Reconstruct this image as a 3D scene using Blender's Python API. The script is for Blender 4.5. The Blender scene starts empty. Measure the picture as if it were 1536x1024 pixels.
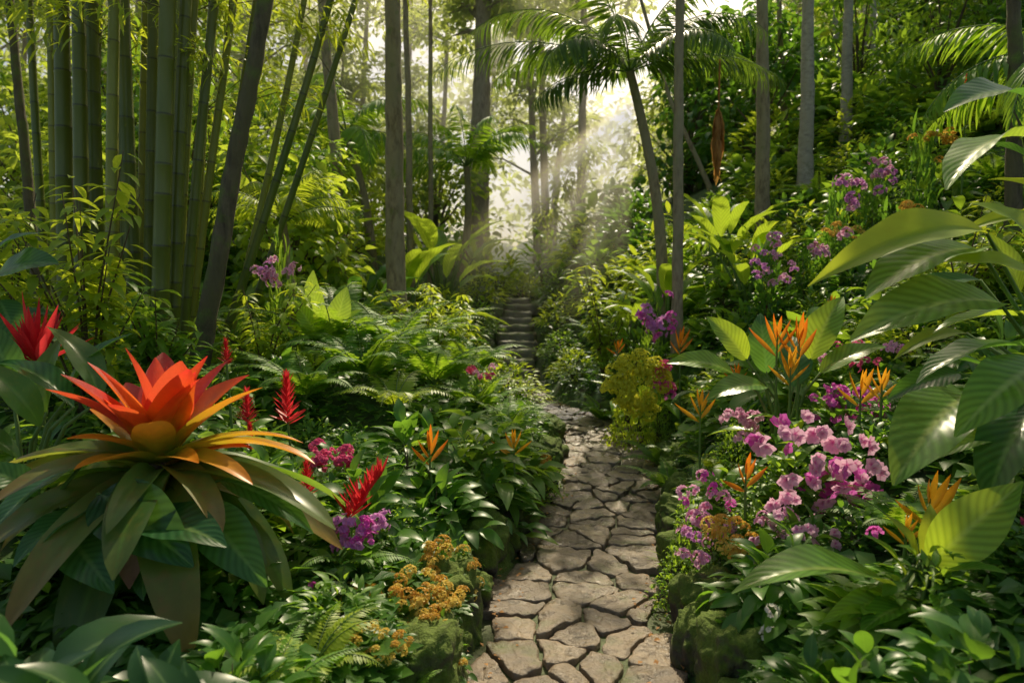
import bpy, bmesh, math, random
import numpy as np
from mathutils import Vector, noise
rng=np.random.default_rng(7); random.seed(7)
C=bpy.context.scene.collection
U=lambda a,b,n=None: rng.uniform(a,b,n)
def nrm(a):
    a=np.asarray(a,float); return a/np.maximum(np.linalg.norm(a,axis=-1,keepdims=True),1e-9)
def sst(a,b,x):
    t=np.clip((x-a)/(b-a),0,1); return t*t*(3-2*t)
# ---------------------------------------------------------------- camera geometry
F=1024.0; PITCH=math.atan(82/1024); CZ=1.75; cp,sp=math.cos(PITCH),math.sin(PITCH)
def at(px,py,d):
    u=(px-768)/F; v=(512-py)/F
    ry=cp+v*sp; rz=-sp+v*cp; k=d/ry
    return np.array([u*k,d,CZ+rz*k])
# ---------------------------------------------------------------- terrain
_y=np.arange(-80,320,.1)
_x=np.interp(_y,[-80,0,3.1,3.8,5.3,6.6,7.6,8.5,9.3,10.2,11.8,16.3,25,320],[.0,.15,.29,.38,.72,.99,1.08,.96,.54,.14,.06,.14,.3,.3])
_k=np.exp(-np.linspace(-2,2,13)**2); _k/=_k.sum(); _x=np.convolve(np.pad(_x,6,'edge'),_k,'valid')
xc=lambda y: np.interp(y,_y,_x)
pz=lambda y: np.interp(y,[-100,11.6,16.4,20,45,120,320],[0,0,1.36,1.75,4,9,14])
def ter(x,y):
    x=np.asarray(x,float); y=np.asarray(y,float)
    s=x-xc(y); a=np.abs(s)
    kr=np.interp(y,[0,3,6,9,13,20,40],[.36,.42,.56,.68,.76,.7,.3])
    kl=np.interp(y,[0,3,7,10,15,25,40],[.12,.13,.18,.26,.3,.25,.15])
    r=np.maximum(s-.8,0); l=np.maximum(-s-.8,0)
    z=pz(y)+.32*sst(.50,.85,a)+kr*14*(1-np.exp(-r/14))+kl*10*(1-np.exp(-l/10))
    z=z+.05*sst(.8,1.8,a)*(np.sin(x*2.3+y*.7)+np.sin(y*1.9-x*.8))-.06*(1-sst(.46,.56,a))
    return z
# ---------------------------------------------------------------- mesh accumulator
def tpl(prof='ov',w=.28,n=4,droop=.4,fold=.25,cols=2,chord=False,wave=0,wf=21):
    t=np.linspace(0,1,n+1)
    ang=-droop*(t[:-1]+.5/n)+(droop*.5 if chord else 0)
    y=np.concatenate([[0],np.cumsum(np.cos(ang)/n)]); z=np.concatenate([[0],np.cumsum(np.sin(ang)/n)])
    if chord:
        c=math.hypot(y[-1],z[-1]); y,z=y/c,z/c
    wp={'ov':lambda t:np.sin(np.pi*t**.75)**.8,'la':lambda t:np.sin(np.pi*np.clip(t,0,1)**.8),
        'st':lambda t:np.minimum(1,.75+t)*np.clip(1-t**4,0,1)**.7,'br':lambda t:np.minimum(1,.5+t*1.3)*np.clip(1-t**2.6,0,1)**.8,
        'rd':lambda t:np.sin(np.pi*t**1.35)**.6,'pad':lambda t:np.sin(np.pi*t**.9)**.55}[prof](np.clip(t,.001,.999))
    wp=np.maximum(wp,.04)*w
    u=np.linspace(-1,1,cols+1)
    X=(wp[:,None]*u[None]); Y=np.repeat(y[:,None],cols+1,1)
    Z=z[:,None]+fold*np.abs(X)+wave*np.sin(t[:,None]*wf+np.sign(u)[None]*.9)*(np.abs(u)[None]**1.5)*wp[:,None]
    V=np.stack([X,Y,Z],-1).reshape(-1,3)
    A=np.stack([np.repeat(u[None],n+1,0),np.repeat(t[:,None],cols+1,1)],-1).reshape(-1,2)
    f=[]; c=cols+1
    for i in range(n):
        for j in range(cols): f.append((i*c+j,i*c+j+1,(i+1)*c+j+1,(i+1)*c+j))
    return V,np.array(f),A
class LM:
    def __init__(s): s.V=[];s.F=[];s.A=[];s.M=[];s.n=0
    def raw(s,V,Fc,A,mi=0):
        V=np.asarray(V,float);Fc=np.asarray(Fc,int)
        s.V.append(V);s.F.append(Fc+s.n);s.A.append(A);s.M.append(np.full(len(Fc),mi));s.n+=len(V)
    def leaves(s,T,P,D,N,L,W=1.0,mi=0):
        P=np.atleast_2d(P).astype(float);k=len(P)
        D=nrm(np.broadcast_to(D,(k,3)));N=np.broadcast_to(N,(k,3))+U(-.02,.02,(k,3))
        X=nrm(np.cross(D,N));Nn=np.cross(X,D)
        L=np.broadcast_to(L,(k,))[:,None,None];W=np.broadcast_to(W,(k,))[:,None,None]
        tv,f,a=T
        V=P[:,None]+L*(X[:,None]*tv[None,:,0:1]*W+D[:,None]*tv[None,:,1:2]+Nn[:,None]*tv[None,:,2:3])
        m=len(tv)
        Fc=(f[None]+(np.arange(k)*m)[:,None,None]).reshape(-1,4)
        A=np.concatenate([np.repeat(a[None],k,0),np.repeat(U(0,1,k)[:,None,None],m,1)],-1).reshape(-1,3)
        s.raw(V.reshape(-1,3),Fc,A,mi)
    def tube(s,pts,rad,seg=6,mi=0,flag=None):
        pts=np.asarray(pts,float);n=len(pts);rad=np.broadcast_to(rad,(n,))
        tg=nrm(np.gradient(pts,axis=0));ref=np.array([1.,0,0]) if abs(tg[0][0])<.8 else np.array([0,1.,0])
        e1=nrm(np.cross(tg,ref));e2=np.cross(tg,e1)
        a=np.linspace(0,2*np.pi,seg,endpoint=False)
        V=pts[:,None]+rad[:,None,None]*(np.cos(a)[None,:,None]*e1[:,None]+np.sin(a)[None,:,None]*e2[:,None])
        f=[]
        for i in range(n-1):
            for j in range(seg):
                k=(j+1)%seg;f.append((i*seg+j,i*seg+k,(i+1)*seg+k,(i+1)*seg+j))
        fl=np.zeros(n) if flag is None else flag
        A=np.stack([np.repeat(a[None]/6.28,n,0),np.repeat(np.linspace(0,1,n)[:,None],seg,1),np.repeat(fl[:,None],seg,1)],-1).reshape(-1,3)
        s.raw(V.reshape(-1,3),f,A,mi)
    def mesh(s,name,mats,smooth=True):
        me=bpy.data.meshes.new(name)
        V=np.concatenate(s.V);Fc=np.concatenate(s.F)
        me.from_pydata(V.tolist(),[],Fc.tolist())
        at_=me.attributes.new('lf','FLOAT_VECTOR','POINT');at_.data.foreach_set('vector',np.concatenate(s.A).astype(np.float32).ravel())
        for m in (mats if isinstance(mats,(list,tuple)) else [mats]): me.materials.append(m)
        me.polygons.foreach_set('material_index',np.concatenate(s.M).astype(np.int32))
        if smooth: me.polygons.foreach_set('use_smooth',np.ones(len(Fc),bool))
        me.update();return me
# ---------------------------------------------------------------- materials
class NT:
    def __init__(s,name):
        s.m=bpy.data.materials.new(name);s.m.use_nodes=True;s.t=s.m.node_tree;s.t.nodes.clear()
        s.out=s.n('ShaderNodeOutputMaterial')
    def n(s,ty,**k):
        o=s.t.nodes.new(ty)
        for a,v in k.items(): setattr(o,a,v)
        return o
    def set(s,sock,v):
        if isinstance(v,bpy.types.NodeSocket): s.t.links.new(v,sock)
        elif isinstance(v,(tuple,list)) and len(v)==3 and sock.type=='RGBA': sock.default_value=(*v,1)
        else: sock.default_value=v
    def math(s,op,a,b=0.0,c=0.0):
        o=s.n('ShaderNodeMath',operation=op)
        s.set(o.inputs[0],a);s.set(o.inputs[1],b);s.set(o.inputs[2],c);return o.outputs[0]
    def mix(s,f,a,b,mode='MIX'):
        o=s.n('ShaderNodeMixRGB',blend_type=mode)
        s.set(o.inputs[0],f);s.set(o.inputs[1],a);s.set(o.inputs[2],b);return o.outputs[0]
    def noise(s,scale,detail=4,vec=None,rough=.55):
        o=s.n('ShaderNodeTexNoise');o.inputs['Scale'].default_value=scale;o.inputs['Detail'].default_value=detail;o.inputs['Roughness'].default_value=rough
        if vec is not None: s.t.links.new(vec,o.inputs['Vector'])
        return o.outputs[0]
    def ramp(s,f,a,b):
        o=s.n('ShaderNodeMapRange');s.set(o.inputs[0],f);o.inputs[1].default_value=a;o.inputs[2].default_value=b;return o.outputs[0]
GAIN=1.55
def leafmat(name,dark,light,trans,rough=.42,tf=.44,rib=None,tip=None,tipr=(.4,1),base=None,baser=(.35,0),vein=0.0,spec=.42,gain=None,blotch=None):
    gn=gain if gain is not None else (GAIN if dark[1]>dark[0]*1.15 else 1)
    if gn!=1:
        dark=(dark[0]*gn*.80,dark[1]*gn*.95,dark[2]*gn*1.3);light=(light[0]*gn*.85,light[1]*gn*.95,light[2]*gn*1.2);trans=(min(.9,trans[0]*1.22),min(.94,trans[1]*1.3),trans[2]*1.4)
    q=NT(name)
    a=q.n('ShaderNodeAttribute',attribute_name='lf');x=q.n('ShaderNodeSeparateXYZ');q.t.links.new(a.outputs['Vector'],x.inputs[0])
    oi=q.n('ShaderNodeObjectInfo')
    f=q.math('ADD',q.math('MULTIPLY',x.outputs[2],.55),q.math('MULTIPLY',oi.outputs['Random'],.45))
    col=q.mix(f,dark,light); tc=q.mix(f,tuple(c*.7 for c in trans),trans)
    au=q.math('ABSOLUTE',x.outputs[0])
    if tip:
        ff=q.ramp(x.outputs[1],*tipr);col=q.mix(ff,col,tip);tc=q.mix(ff,tc,tuple(min(1,c*1.5) for c in tip))
    if base:
        ff=q.ramp(x.outputs[1],*baser);col=q.mix(ff,col,base);tc=q.mix(ff,tc,base)
    if vein:
        w=q.math('SINE',q.math('ADD',q.math('MULTIPLY',x.outputs[1],80.0),q.math('MULTIPLY',au,-16.0)))
        wl=q.math('MULTIPLY',q.ramp(w,.45,1),vein)
        wd=q.ramp(w,-1,.1)
        vm=q.mix(wd,(.78,.81,.78),(1,1,1))
        col=q.mix(1.,col,vm,'MULTIPLY');tc=q.mix(1.,tc,vm,'MULTIPLY')
        col=q.mix(wl,col,tuple(min(1,c*1.7+.02) for c in light))
    if rib:
        col=q.mix(q.math('MULTIPLY',q.ramp(au,.14,.03),.9),col,rib)
    nz=q.noise(9,3); col=q.mix(.5,col,q.mix(q.ramp(nz,.3,.7),(.6,.6,.5),(1.25,1.2,1.0)),'MULTIPLY')
    if blotch:
        bn=q.ramp(q.noise(13,5),.52,.66);col=q.mix(q.math('MULTIPLY',bn,.7),col,blotch)
    b=q.n('ShaderNodeBsdfPrincipled');q.set(b.inputs['Base Color'],col);b.inputs['Roughness'].default_value=rough
    b.inputs['Specular IOR Level'].default_value=spec
    if vein:
        bp=q.n('ShaderNodeBump');bp.inputs['Strength'].default_value=.12;bp.inputs['Distance'].default_value=.003
        q.t.links.new(w,bp.inputs['Height']);q.t.links.new(bp.outputs[0],b.inputs['Normal'])
    t=q.n('ShaderNodeBsdfTranslucent');q.set(t.inputs[0],tc)
    m=q.n('ShaderNodeMixShader');m.inputs[0].default_value=tf
    q.t.links.new(b.outputs[0],m.inputs[1]);q.t.links.new(t.outputs[0],m.inputs[2]);q.t.links.new(m.outputs[0],q.out.inputs[0])
    return q.m
def solid(name,cols,scale=6,rough=.8,bump=.4,dist=.01,moss=None,stretch=None,flag=None,mosst=(.45,.65),damp=False,vary=0):
    q=NT(name);g=q.n('ShaderNodeTexCoord');vec=g.outputs['Object']
    geo=q.n('ShaderNodeNewGeometry')
    if stretch:
        mp=q.n('ShaderNodeMapping');mp.inputs['Scale'].default_value=stretch;q.t.links.new(vec,mp.inputs[0]);vec=mp.outputs[0]
    n1=q.noise(scale,6,vec,.65);n2=q.noise(scale*.25,3,vec)
    col=q.mix(q.ramp(n1,.35,.68),cols[0],cols[1])
    if len(cols)>2: col=q.mix(q.ramp(n2,.42,.62),col,cols[2])
    if vary:
        a=q.n('ShaderNodeAttribute',attribute_name='lf');x2=q.n('ShaderNodeSeparateXYZ');q.t.links.new(a.outputs['Vector'],x2.inputs[0])
        col=q.mix(vary,col,q.mix(x2.outputs[2],(.55,.5,.46),(1.45,1.38,1.25)),'MULTIPLY')
    if moss:
        x=q.n('ShaderNodeSeparateXYZ');q.t.links.new(geo.outputs['Normal'],x.inputs[0])
        k=q.math('ADD',q.math('MULTIPLY',x.outputs[2],.22),q.noise(5,5,geo.outputs['Position']))
        k=q.ramp(k,*mosst);col=q.mix(k,col,q.mix(q.noise(60,2,geo.outputs['Position']),tuple(c*.5 for c in moss),tuple(c*1.5 for c in moss)))
    if flag:
        a=q.n('ShaderNodeAttribute',attribute_name='lf');x2=q.n('ShaderNodeSeparateXYZ');q.t.links.new(a.outputs['Vector'],x2.inputs[0])
        col=q.mix(x2.outputs[2],col,flag)
    b=q.n('ShaderNodeBsdfPrincipled');q.set(b.inputs['Base Color'],col);q.set(b.inputs['Roughness'],rough)
    if damp:
        mr=q.n('ShaderNodeMapRange');q.set(mr.inputs[0],n2);mr.inputs[1].default_value=.35;mr.inputs[2].default_value=.65;mr.inputs[3].default_value=.2;mr.inputs[4].default_value=.45
        q.set(b.inputs['Roughness'],mr.outputs[0])
    bp=q.n('ShaderNodeBump');bp.inputs['Strength'].default_value=bump;bp.inputs['Distance'].default_value=dist
    q.t.links.new(n1,bp.inputs['Height']);q.t.links.new(bp.outputs[0],b.inputs['Normal']);q.t.links.new(b.outputs[0],q.out.inputs[0])
    return q.m
M={}
M['dk']=leafmat('dark_leaf',(.025,.08,.016),(.085,.17,.025),(.25,.46,.03),rough=.36,rib=(.14,.25,.07))
M['md']=leafmat('mid_leaf',(.05,.12,.016),(.15,.24,.025),(.42,.60,.035),rough=.42,rib=(.18,.3,.08))
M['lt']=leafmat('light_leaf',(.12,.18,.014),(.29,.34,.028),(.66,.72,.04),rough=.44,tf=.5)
M['fern']=leafmat('fern_leaf',(.055,.15,.018),(.16,.26,.025),(.46,.64,.035),rough=.5)
M['canopy']=leafmat('canopy_leaf',(.06,.11,.016),(.16,.22,.02),(.62,.7,.05),rough=.5,tf=.58)
M['far']=leafmat('hazed_far_leaf',(.11,.15,.035),(.21,.25,.06),(.66,.7,.12),rough=.6,tf=.6)  # leaf colour paled to stand in for distance haze
M['palm']=leafmat('palm_leaf',(.025,.065,.014),(.08,.13,.02),(.3,.45,.03),rough=.35,tf=.38)
M['bam']=leafmat('bamboo_leaf',(.12,.18,.016),(.27,.31,.025),(.68,.74,.04),rough=.45,tf=.52)
M['big']=leafmat('broad_leaf',(.06,.16,.018),(.13,.25,.026),(.6,.74,.04),rough=.3,rib=(.36,.5,.13),vein=.24,spec=.42,tf=.48)
M['bigd']=leafmat('dark_broad_leaf',(.018,.065,.018),(.046,.12,.03),(.24,.48,.045),rough=.28,rib=(.17,.3,.1),vein=.2,spec=.44)
M['bigv']=leafmat('pale_veined_leaf',(.065,.155,.025),(.12,.22,.035),(.54,.68,.06),rough=.32,rib=(.42,.52,.17),vein=.36,spec=.42,tf=.48,blotch=(.04,.12,.03))
M['padl']=leafmat('paddle_leaf',(.08,.16,.016),(.18,.27,.025),(.55,.68,.04),rough=.4,rib=(.3,.4,.1),vein=.2)
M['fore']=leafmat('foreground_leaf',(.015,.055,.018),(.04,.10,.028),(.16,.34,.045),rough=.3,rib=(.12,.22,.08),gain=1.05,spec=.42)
M['bred']=leafmat('red_bract_leaf',(.64,.028,.03),(.78,.09,.07),(.95,.14,.05),rough=.34,base=(.82,.33,.04),baser=(.45,.1),blotch=(.7,.12,.09))
M['borg']=leafmat('orange_bract_leaf',(.76,.15,.015),(.84,.24,.02),(1.,.36,.03),rough=.34,base=(.55,.47,.04),baser=(.5,.1),tip=(.7,.04,.03),blotch=(.66,.08,.02))
M['byel']=leafmat('yellow_orange_leaf',(.6,.42,.02),(.82,.46,.03),(.95,.6,.04),rough=.34,base=(.25,.36,.02),baser=(.6,.1),tip=(.82,.24,.02),blotch=(.65,.28,.03))
M['bgrn']=leafmat('strap_leaf',(.028,.085,.02),(.075,.15,.032),(.3,.5,.035),rough=.3,rib=(.12,.22,.05),tip=(.17,.2,.045),tipr=(.5,1.2),gain=1.25,blotch=(.15,.17,.04),spec=.42)
M['bmot']=leafmat('mottled_strap_leaf',(.11,.15,.03),(.2,.22,.045),(.45,.5,.05),rough=.36,tip=(.34,.18,.06),tipr=(.6,1.1),gain=1.2,blotch=(.3,.17,.06),spec=.4)
M['bbrn']=leafmat('aged_strap_leaf',(.34,.27,.07),(.4,.33,.08),(.5,.44,.08),rough=.42,tip=(.42,.16,.14),blotch=(.26,.1,.08))
M['hel']=leafmat('orange_bract',(.85,.22,.01),(.9,.32,.02),(1.,.42,.03),rough=.4,tip=(.85,.14,.01))
M['hely']=leafmat('yellow_orange_bract',(.9,.4,.015),(.95,.48,.02),(1.,.55,.04),rough=.4,tip=(.9,.27,.01))
M['red']=leafmat('red_bract',(.66,.012,.03),(.84,.03,.05),(.95,.07,.08),rough=.4)
M['mag']=leafmat('magenta_petal',(.72,.04,.52),(.88,.14,.68),(.95,.24,.8),rough=.5,base=(.88,.5,.75))
M['pink']=leafmat('pink_petal',(.85,.34,.66),(.94,.56,.8),(.98,.65,.86),rough=.5,base=(.68,.08,.42))
M['pur']=leafmat('purple_petal',(.66,.2,.66),(.8,.38,.82),(.9,.46,.88),rough=.5)
M['crim']=leafmat('crimson_petal',(.7,.04,.2),(.86,.14,.38),(.9,.2,.4),rough=.5)
M['yel']=leafmat('yellow_petal',(.8,.58,.11),(.88,.68,.17),(.9,.72,.18),rough=.5,base=(.76,.46,.06))
M['yelg']=leafmat('yellow_green_petal',(.72,.7,.05),(.84,.8,.08),(.9,.88,.09),rough=.5,base=(.55,.6,.04),tf=.5)
M['ora']=leafmat('amber_petal',(.72,.4,.06),(.8,.5,.10),(.85,.55,.1),rough=.5,base=(.66,.28,.04))
M['whi']=leafmat('white_petal',(.75,.7,.75),(.85,.82,.85),(.85,.8,.85),rough=.5)
M['dry']=leafmat('dry_leaf',(.42,.2,.07),(.58,.3,.1),(.7,.38,.1),rough=.7,tf=.4)
M['stem']=solid('green_stem',((.08,.15,.03),(.15,.24,.045)),12,.6,.1)
M['twig']=solid('woody_stem',((.07,.05,.028),(.16,.12,.065)),20,.8,.3)
M['bark']=solid('brown_bark',((.17,.125,.08),(.46,.355,.235),(.31,.26,.17)),14,.85,.8,.025,moss=(.14,.18,.04),stretch=(1,1,.35),mosst=(.6,.8))
M['barkd']=solid('dark_mossy_bark',((.06,.048,.03),(.18,.14,.09),(.12,.105,.05)),14,.85,.9,.03,moss=(.12,.17,.03),stretch=(1,1,.3),mosst=(.5,.7))
M['barkg']=solid('pale_grey_bark',((.26,.235,.2),(.52,.46,.39),(.38,.34,.28)),10,.85,.6,.02,moss=(.15,.18,.08),stretch=(1,1,1.8),mosst=(.6,.8))
M['culm']=solid('bamboo_culm_skin',((.07,.11,.012),(.14,.175,.024),(.16,.165,.028)),3,.38,.05,stretch=(1,1,.2),flag=(.04,.04,.013))
M['culmy']=solid('bamboo_culm_old_skin',((.2,.22,.026),(.31,.3,.045),(.17,.19,.026)),3,.4,.05,stretch=(1,1,.2),flag=(.09,.075,.022))
M['stone']=solid('flagstone',((.10,.078,.056),(.33,.265,.195),(.21,.165,.12)),18,.4,1.0,.022,moss=(.10,.12,.03),mosst=(.76,.96),damp=True,vary=.75)
M['rock']=solid('mossy_stone',((.03,.027,.021),(.12,.105,.08),(.07,.06,.045)),9,.9,1.,.05,moss=(.10,.15,.016),mosst=(.38,.56))
M['step']=solid('step_stone',((.12,.10,.078),(.32,.28,.22),(.22,.19,.15)),9,.6,.9,.03,moss=(.11,.15,.025),mosst=(.6,.8))
M['soil']=solid('damp_soil',((.024,.018,.011),(.085,.062,.038),(.05,.038,.023)),26,.5,1.,.02,moss=(.06,.09,.014),mosst=(.5,.66))
M['ground']=solid('forest_floor',((.018,.022,.01),(.06,.056,.026),(.03,.05,.015)),9,.9,.8,.04,moss=(.05,.10,.018),mosst=(.5,.75))
# ---------------------------------------------------------------- things
def tag(o,label,cat,group=None,kind=None):
    o['label']=label
    if cat: o['category']=cat
    if group:o['group']=group
    if kind:o['kind']=kind
    return o
def thing(name,label,cat,loc,group=None,rz=0.,s=1.):
    o=bpy.data.objects.new(name,None);o.empty_display_size=.1;C.objects.link(o)
    o.location=tuple(float(v) for v in loc);o.rotation_euler=(0,0,rz)
    o.scale=(s,s,s) if not isinstance(s,tuple) else s
    return tag(o,label,cat,group)
def part(name,me,par,loc=(0,0,0),rot=(0,0,0),s=1.,label=None):
    o=bpy.data.objects.new(name,me);C.objects.link(o);o.parent=par
    o.location=tuple(float(v) for v in loc);o.rotation_euler=rot;o.scale=(s,s,s) if not isinstance(s,tuple) else s
    if label:o['label']=label
    return o
def struct(name,me,label=None,kind='structure',cat=None):
    o=bpy.data.objects.new(name,me);C.objects.link(o);o['kind']=kind
    if label:o['label']=label
    if cat:o['category']=cat
    return o
def place(proto,name,label,cat,loc,group=None,rz=None,s=1.):
    t=thing(name,label,cat,loc,group,U(0,6.28) if rz is None else rz,s)
    for nm,me in PR[proto]: part(nm,me,t)
    return t
Z3=np.array([0,0,1.])
def sph(n,lo=-1.):
    z=U(lo,1,n);a=U(0,6.283,n);r=np.sqrt(1-z*z);return np.stack([r*np.cos(a),r*np.sin(a),z],-1)
PR={}
T_ov=tpl('ov',.27,4,.7,.3);T_la=tpl('la',.16,4,.8,.3);T_big=tpl('ov',.24,6,.9,.35);T_bam=tpl('la',.07,3,.5,.2);T_sm=tpl('ov',.34,2,.4,.3)
T_pin=tpl('la',.14,2,.3,.1);T_lf=tpl('la',.055,4,.7,.3);T_can=tpl('ov',.3,2,.5,.3);T_lb=tpl('la',.19,6,1.0,.3);T_pl=tpl('la',.036,4,.8,.3)
def shrub(R,H,n,L,T,mat,name,low=.0):
    d=sph(n,low);rr=U(.45,1,n)**.6
    lump=1+.22*np.sin(d[:,0]*5+1.3)*np.cos(d[:,1]*4)+.12*np.sin(d[:,2]*9)
    p=d*rr[:,None]*lump[:,None]*np.array([R,R,H])
    p[:,2]=np.maximum(p[:,2],.02)
    D=nrm(d*np.array([1,1,.35])+np.array([0,0,.15])+U(-.45,.45,(n,3)))
    N=nrm(Z3+d*.5+U(-.35,.35,(n,3)))
    f=LM();f.leaves(T,p,D,N,L*U(.6,1.25,n));
    st=LM()
    for k in range(7):
        e=p[rng.integers(n)]*.9;st.tube(np.array([[0,0,-.1],e*np.array([.35,.35,.6]),e]),[.012,.009,.004],5)
    PR[name]=[('foliage',f.mesh(name,M[mat])),('stem',st.mesh(name+'_stem',M['twig']))]
shrub(.5,.6,330,.15,T_ov,'dk','shrub_dk');shrub(.5,.62,330,.17,T_la,'md','shrub_md');shrub(.5,.55,600,.085,T_ov,'md','shrub_sm')
shrub(.5,.6,300,.17,T_la,'lt','shrub_lt');shrub(.5,.6,130,.27,T_big,'dk','shrub_bg');shrub(.5,.5,420,.12,T_la,'fern','shrub_fl')
shrub(.5,.6,380,.10,T_ov,'dk','shrub_ds');shrub(.5,.55,520,.10,T_ov,'lt','shrub_ls');shrub(.5,.6,140,.26,T_big,'md','shrub_bl')
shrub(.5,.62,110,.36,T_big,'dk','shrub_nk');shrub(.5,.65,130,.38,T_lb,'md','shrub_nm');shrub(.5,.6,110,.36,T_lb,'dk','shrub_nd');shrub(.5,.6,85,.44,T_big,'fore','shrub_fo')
def frond(f,base,az,el,L,droop,npin,pinL,T,ang=1.1,hang=.2,prof=0,s0=.12,rr=.006,mi=0,mr=1):
    n=14;s=np.linspace(0,1,n);e=el-droop*s**1.3
    h=np.array([math.cos(az),math.sin(az),0])
    tg=h[None]*np.cos(e)[:,None]+Z3[None]*np.sin(e)[:,None]
    pts=base+np.concatenate([[[0,0,0]],np.cumsum(tg[:-1]*L/(n-1),0)])
    f.tube(pts,np.linspace(rr,rr*.25,n),4,mr)
    q=np.linspace(s0,.99,npin)
    P=np.stack([np.interp(q,s,pts[:,i]) for i in range(3)],-1);Tg=nrm(np.stack([np.interp(q,s,tg[:,i]) for i in range(3)],-1))
    side=np.array([-math.sin(az),math.cos(az),0]);up=np.cross(Tg,side)
    pl=(1-q)**.75*1.25*np.minimum(1,q*5) if prof==0 else np.sin(np.pi*(.12+.83*q))**.6
    pl=np.maximum(pl,.1)*pinL
    for sg in (-1,1):
        a=ang*(1-.45*q)[:,None]
        jit=.06 if prof==0 else .2
        D=side*sg*np.sin(a)+Tg*np.cos(a)-Z3*hang+U(-jit,jit,(npin,3))
        f.leaves(T,P,D,up*1.0+U(-.1,.1,(npin,3)),pl*U(.8,1.1,npin),mi=mi)
def fernproto(name,nf,L,mat,npin=22,pin=.16):
    f=LM()
    for k in range(nf):
        frond(f,np.array([0,0,.03]),k*6.283/nf+U(-.25,.25),U(.75,1.3),L*U(.75,1.1),U(1.2,1.9),npin,pin*L,T_pin,1.25,.1,0,.1,.006*L+.002)
    PR[name]=[('foliage',f.mesh(name,[M[mat],M['stem']]))]
fernproto('fern_a',11,1.0,'fern',30,.2);fernproto('fern_b',9,.9,'lt',24,.2);fernproto('fern_c',12,1.0,'md',26,.24)
T_pad=tpl('pad',.125,10,1.1,.35,4,wave=.12)
def paddle(name,n,H,L,mat,spread=.9):
    f=LM();st=LM()
    for k in range(n):
        az=k*2.4+U(-.4,.4);el=U(.55,1.35);h=H*U(.35,.75);d=np.array([math.cos(az)*math.cos(el)*spread,math.sin(az)*math.cos(el)*spread,math.sin(el)])
        b=d*h;st.tube(np.array([[0,0,-.05],b*.5+Z3*.04,b]),[.018,.013,.008],5)
        f.leaves(T_pad,b,nrm(d*np.array([1.3,1.3,1])),Z3-d*.2,L*U(.7,1.1))
    PR[name]=[('foliage',f.mesh(name,M[mat])),('stem',st.mesh(name+'_stalk',M['stem']))]
paddle('paddle_a',13,1.0,.7,'big');paddle('paddle_b',16,1.0,.6,'padl',.75);paddle('paddle_c',11,1.0,.65,'bigd')
def cloud(f,T,cs,R,n,L,flat=.7,mi=0):
    for c in cs:
        d=sph(n);p=c+d*(U(.15,1,n)**.5)[:,None]*R*U(.7,1.2)*np.array([1,1,flat])
        f.leaves(T,p,d*np.array([1,1,.4])+U(-.6,.6,(n,3))-Z3*.15,Z3+d*.4+U(-.5,.5,(n,3)),L*U(.6,1.3,n),mi=mi)
def tallbush(name,R,H,n,L,T,mat):
    f=LM();st=LM();cs=[]
    for k in range(18):
        z=U(.08,1);r=R*(1.05-.55*z)*U(.3,1);a=U(0,6.28);c=np.array([r*math.cos(a),r*math.sin(a),z*H]);cs.append(c)
        st.tube(np.array([[0,0,-.2],[c[0]*.25,c[1]*.25,c[2]*.55],c]),[.045,.03,.01],5)
    cloud(f,T,cs,R*.42,n//18,L)
    PR[name]=[('foliage',f.mesh(name,M[mat])),('stem',st.mesh(name+'_wood',M['twig']))]
tallbush('tall_a',1.5,3.4,1200,.24,T_ov,'dk');tallbush('tall_b',1.4,3.8,1200,.28,T_la,'md');tallbush('tall_c',1.6,3.2,1000,.25,T_ov,'canopy');tallbush('tall_d',1.6,3.4,1000,.28,T_la,'far')
def treeproto(name,H,r,mat,ncl,nl,L,lf,z0=.45,bend=.3,R=2.6):
    tr=LM();f=LM();n=14;t=np.linspace(0,1,n)
    a=U(0,6.28);pts=np.stack([bend*np.sin(t*3+a)-bend*math.sin(a),bend*.7*np.sin(t*2.3+a*2)-bend*.7*math.sin(a*2),t*H-.3],-1)
    tr.tube(pts,r*(1-.7*t)*(1+.5*np.exp(-t*14)),9)
    cs=[]
    for k in range(ncl):
        q=U(z0,1);b=np.array([np.interp(q,t,pts[:,j]) for j in range(3)])
        az=U(0,6.28);ln=R*(1.25-q)*U(.5,1.2);e=b+np.array([math.cos(az)*ln,math.sin(az)*ln,ln*U(.2,.7)])
        tr.tube(np.array([b,(b+e)/2+Z3*.1*ln,e]),[r*.3,r*.18,r*.06],5);cs.append(e);cs.append((b+2*e)/3+U(-.4,.4,3))
    cloud(f,T_can,cs,R*.33,nl,L,.55)
    PR[name]=[('trunk',tr.mesh(name+'_trunk',M[mat])),('crown',f.mesh(name+'_crown',M[lf]))]
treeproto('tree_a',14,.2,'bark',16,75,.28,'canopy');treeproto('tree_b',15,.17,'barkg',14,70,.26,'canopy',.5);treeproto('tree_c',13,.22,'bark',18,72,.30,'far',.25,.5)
treeproto('tree_d',10,.14,'bark',18,75,.26,'canopy',.25,.5,2.2);treeproto('tree_e',14,.16,'barkg',16,68,.30,'far',.3,.4,3.)
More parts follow.
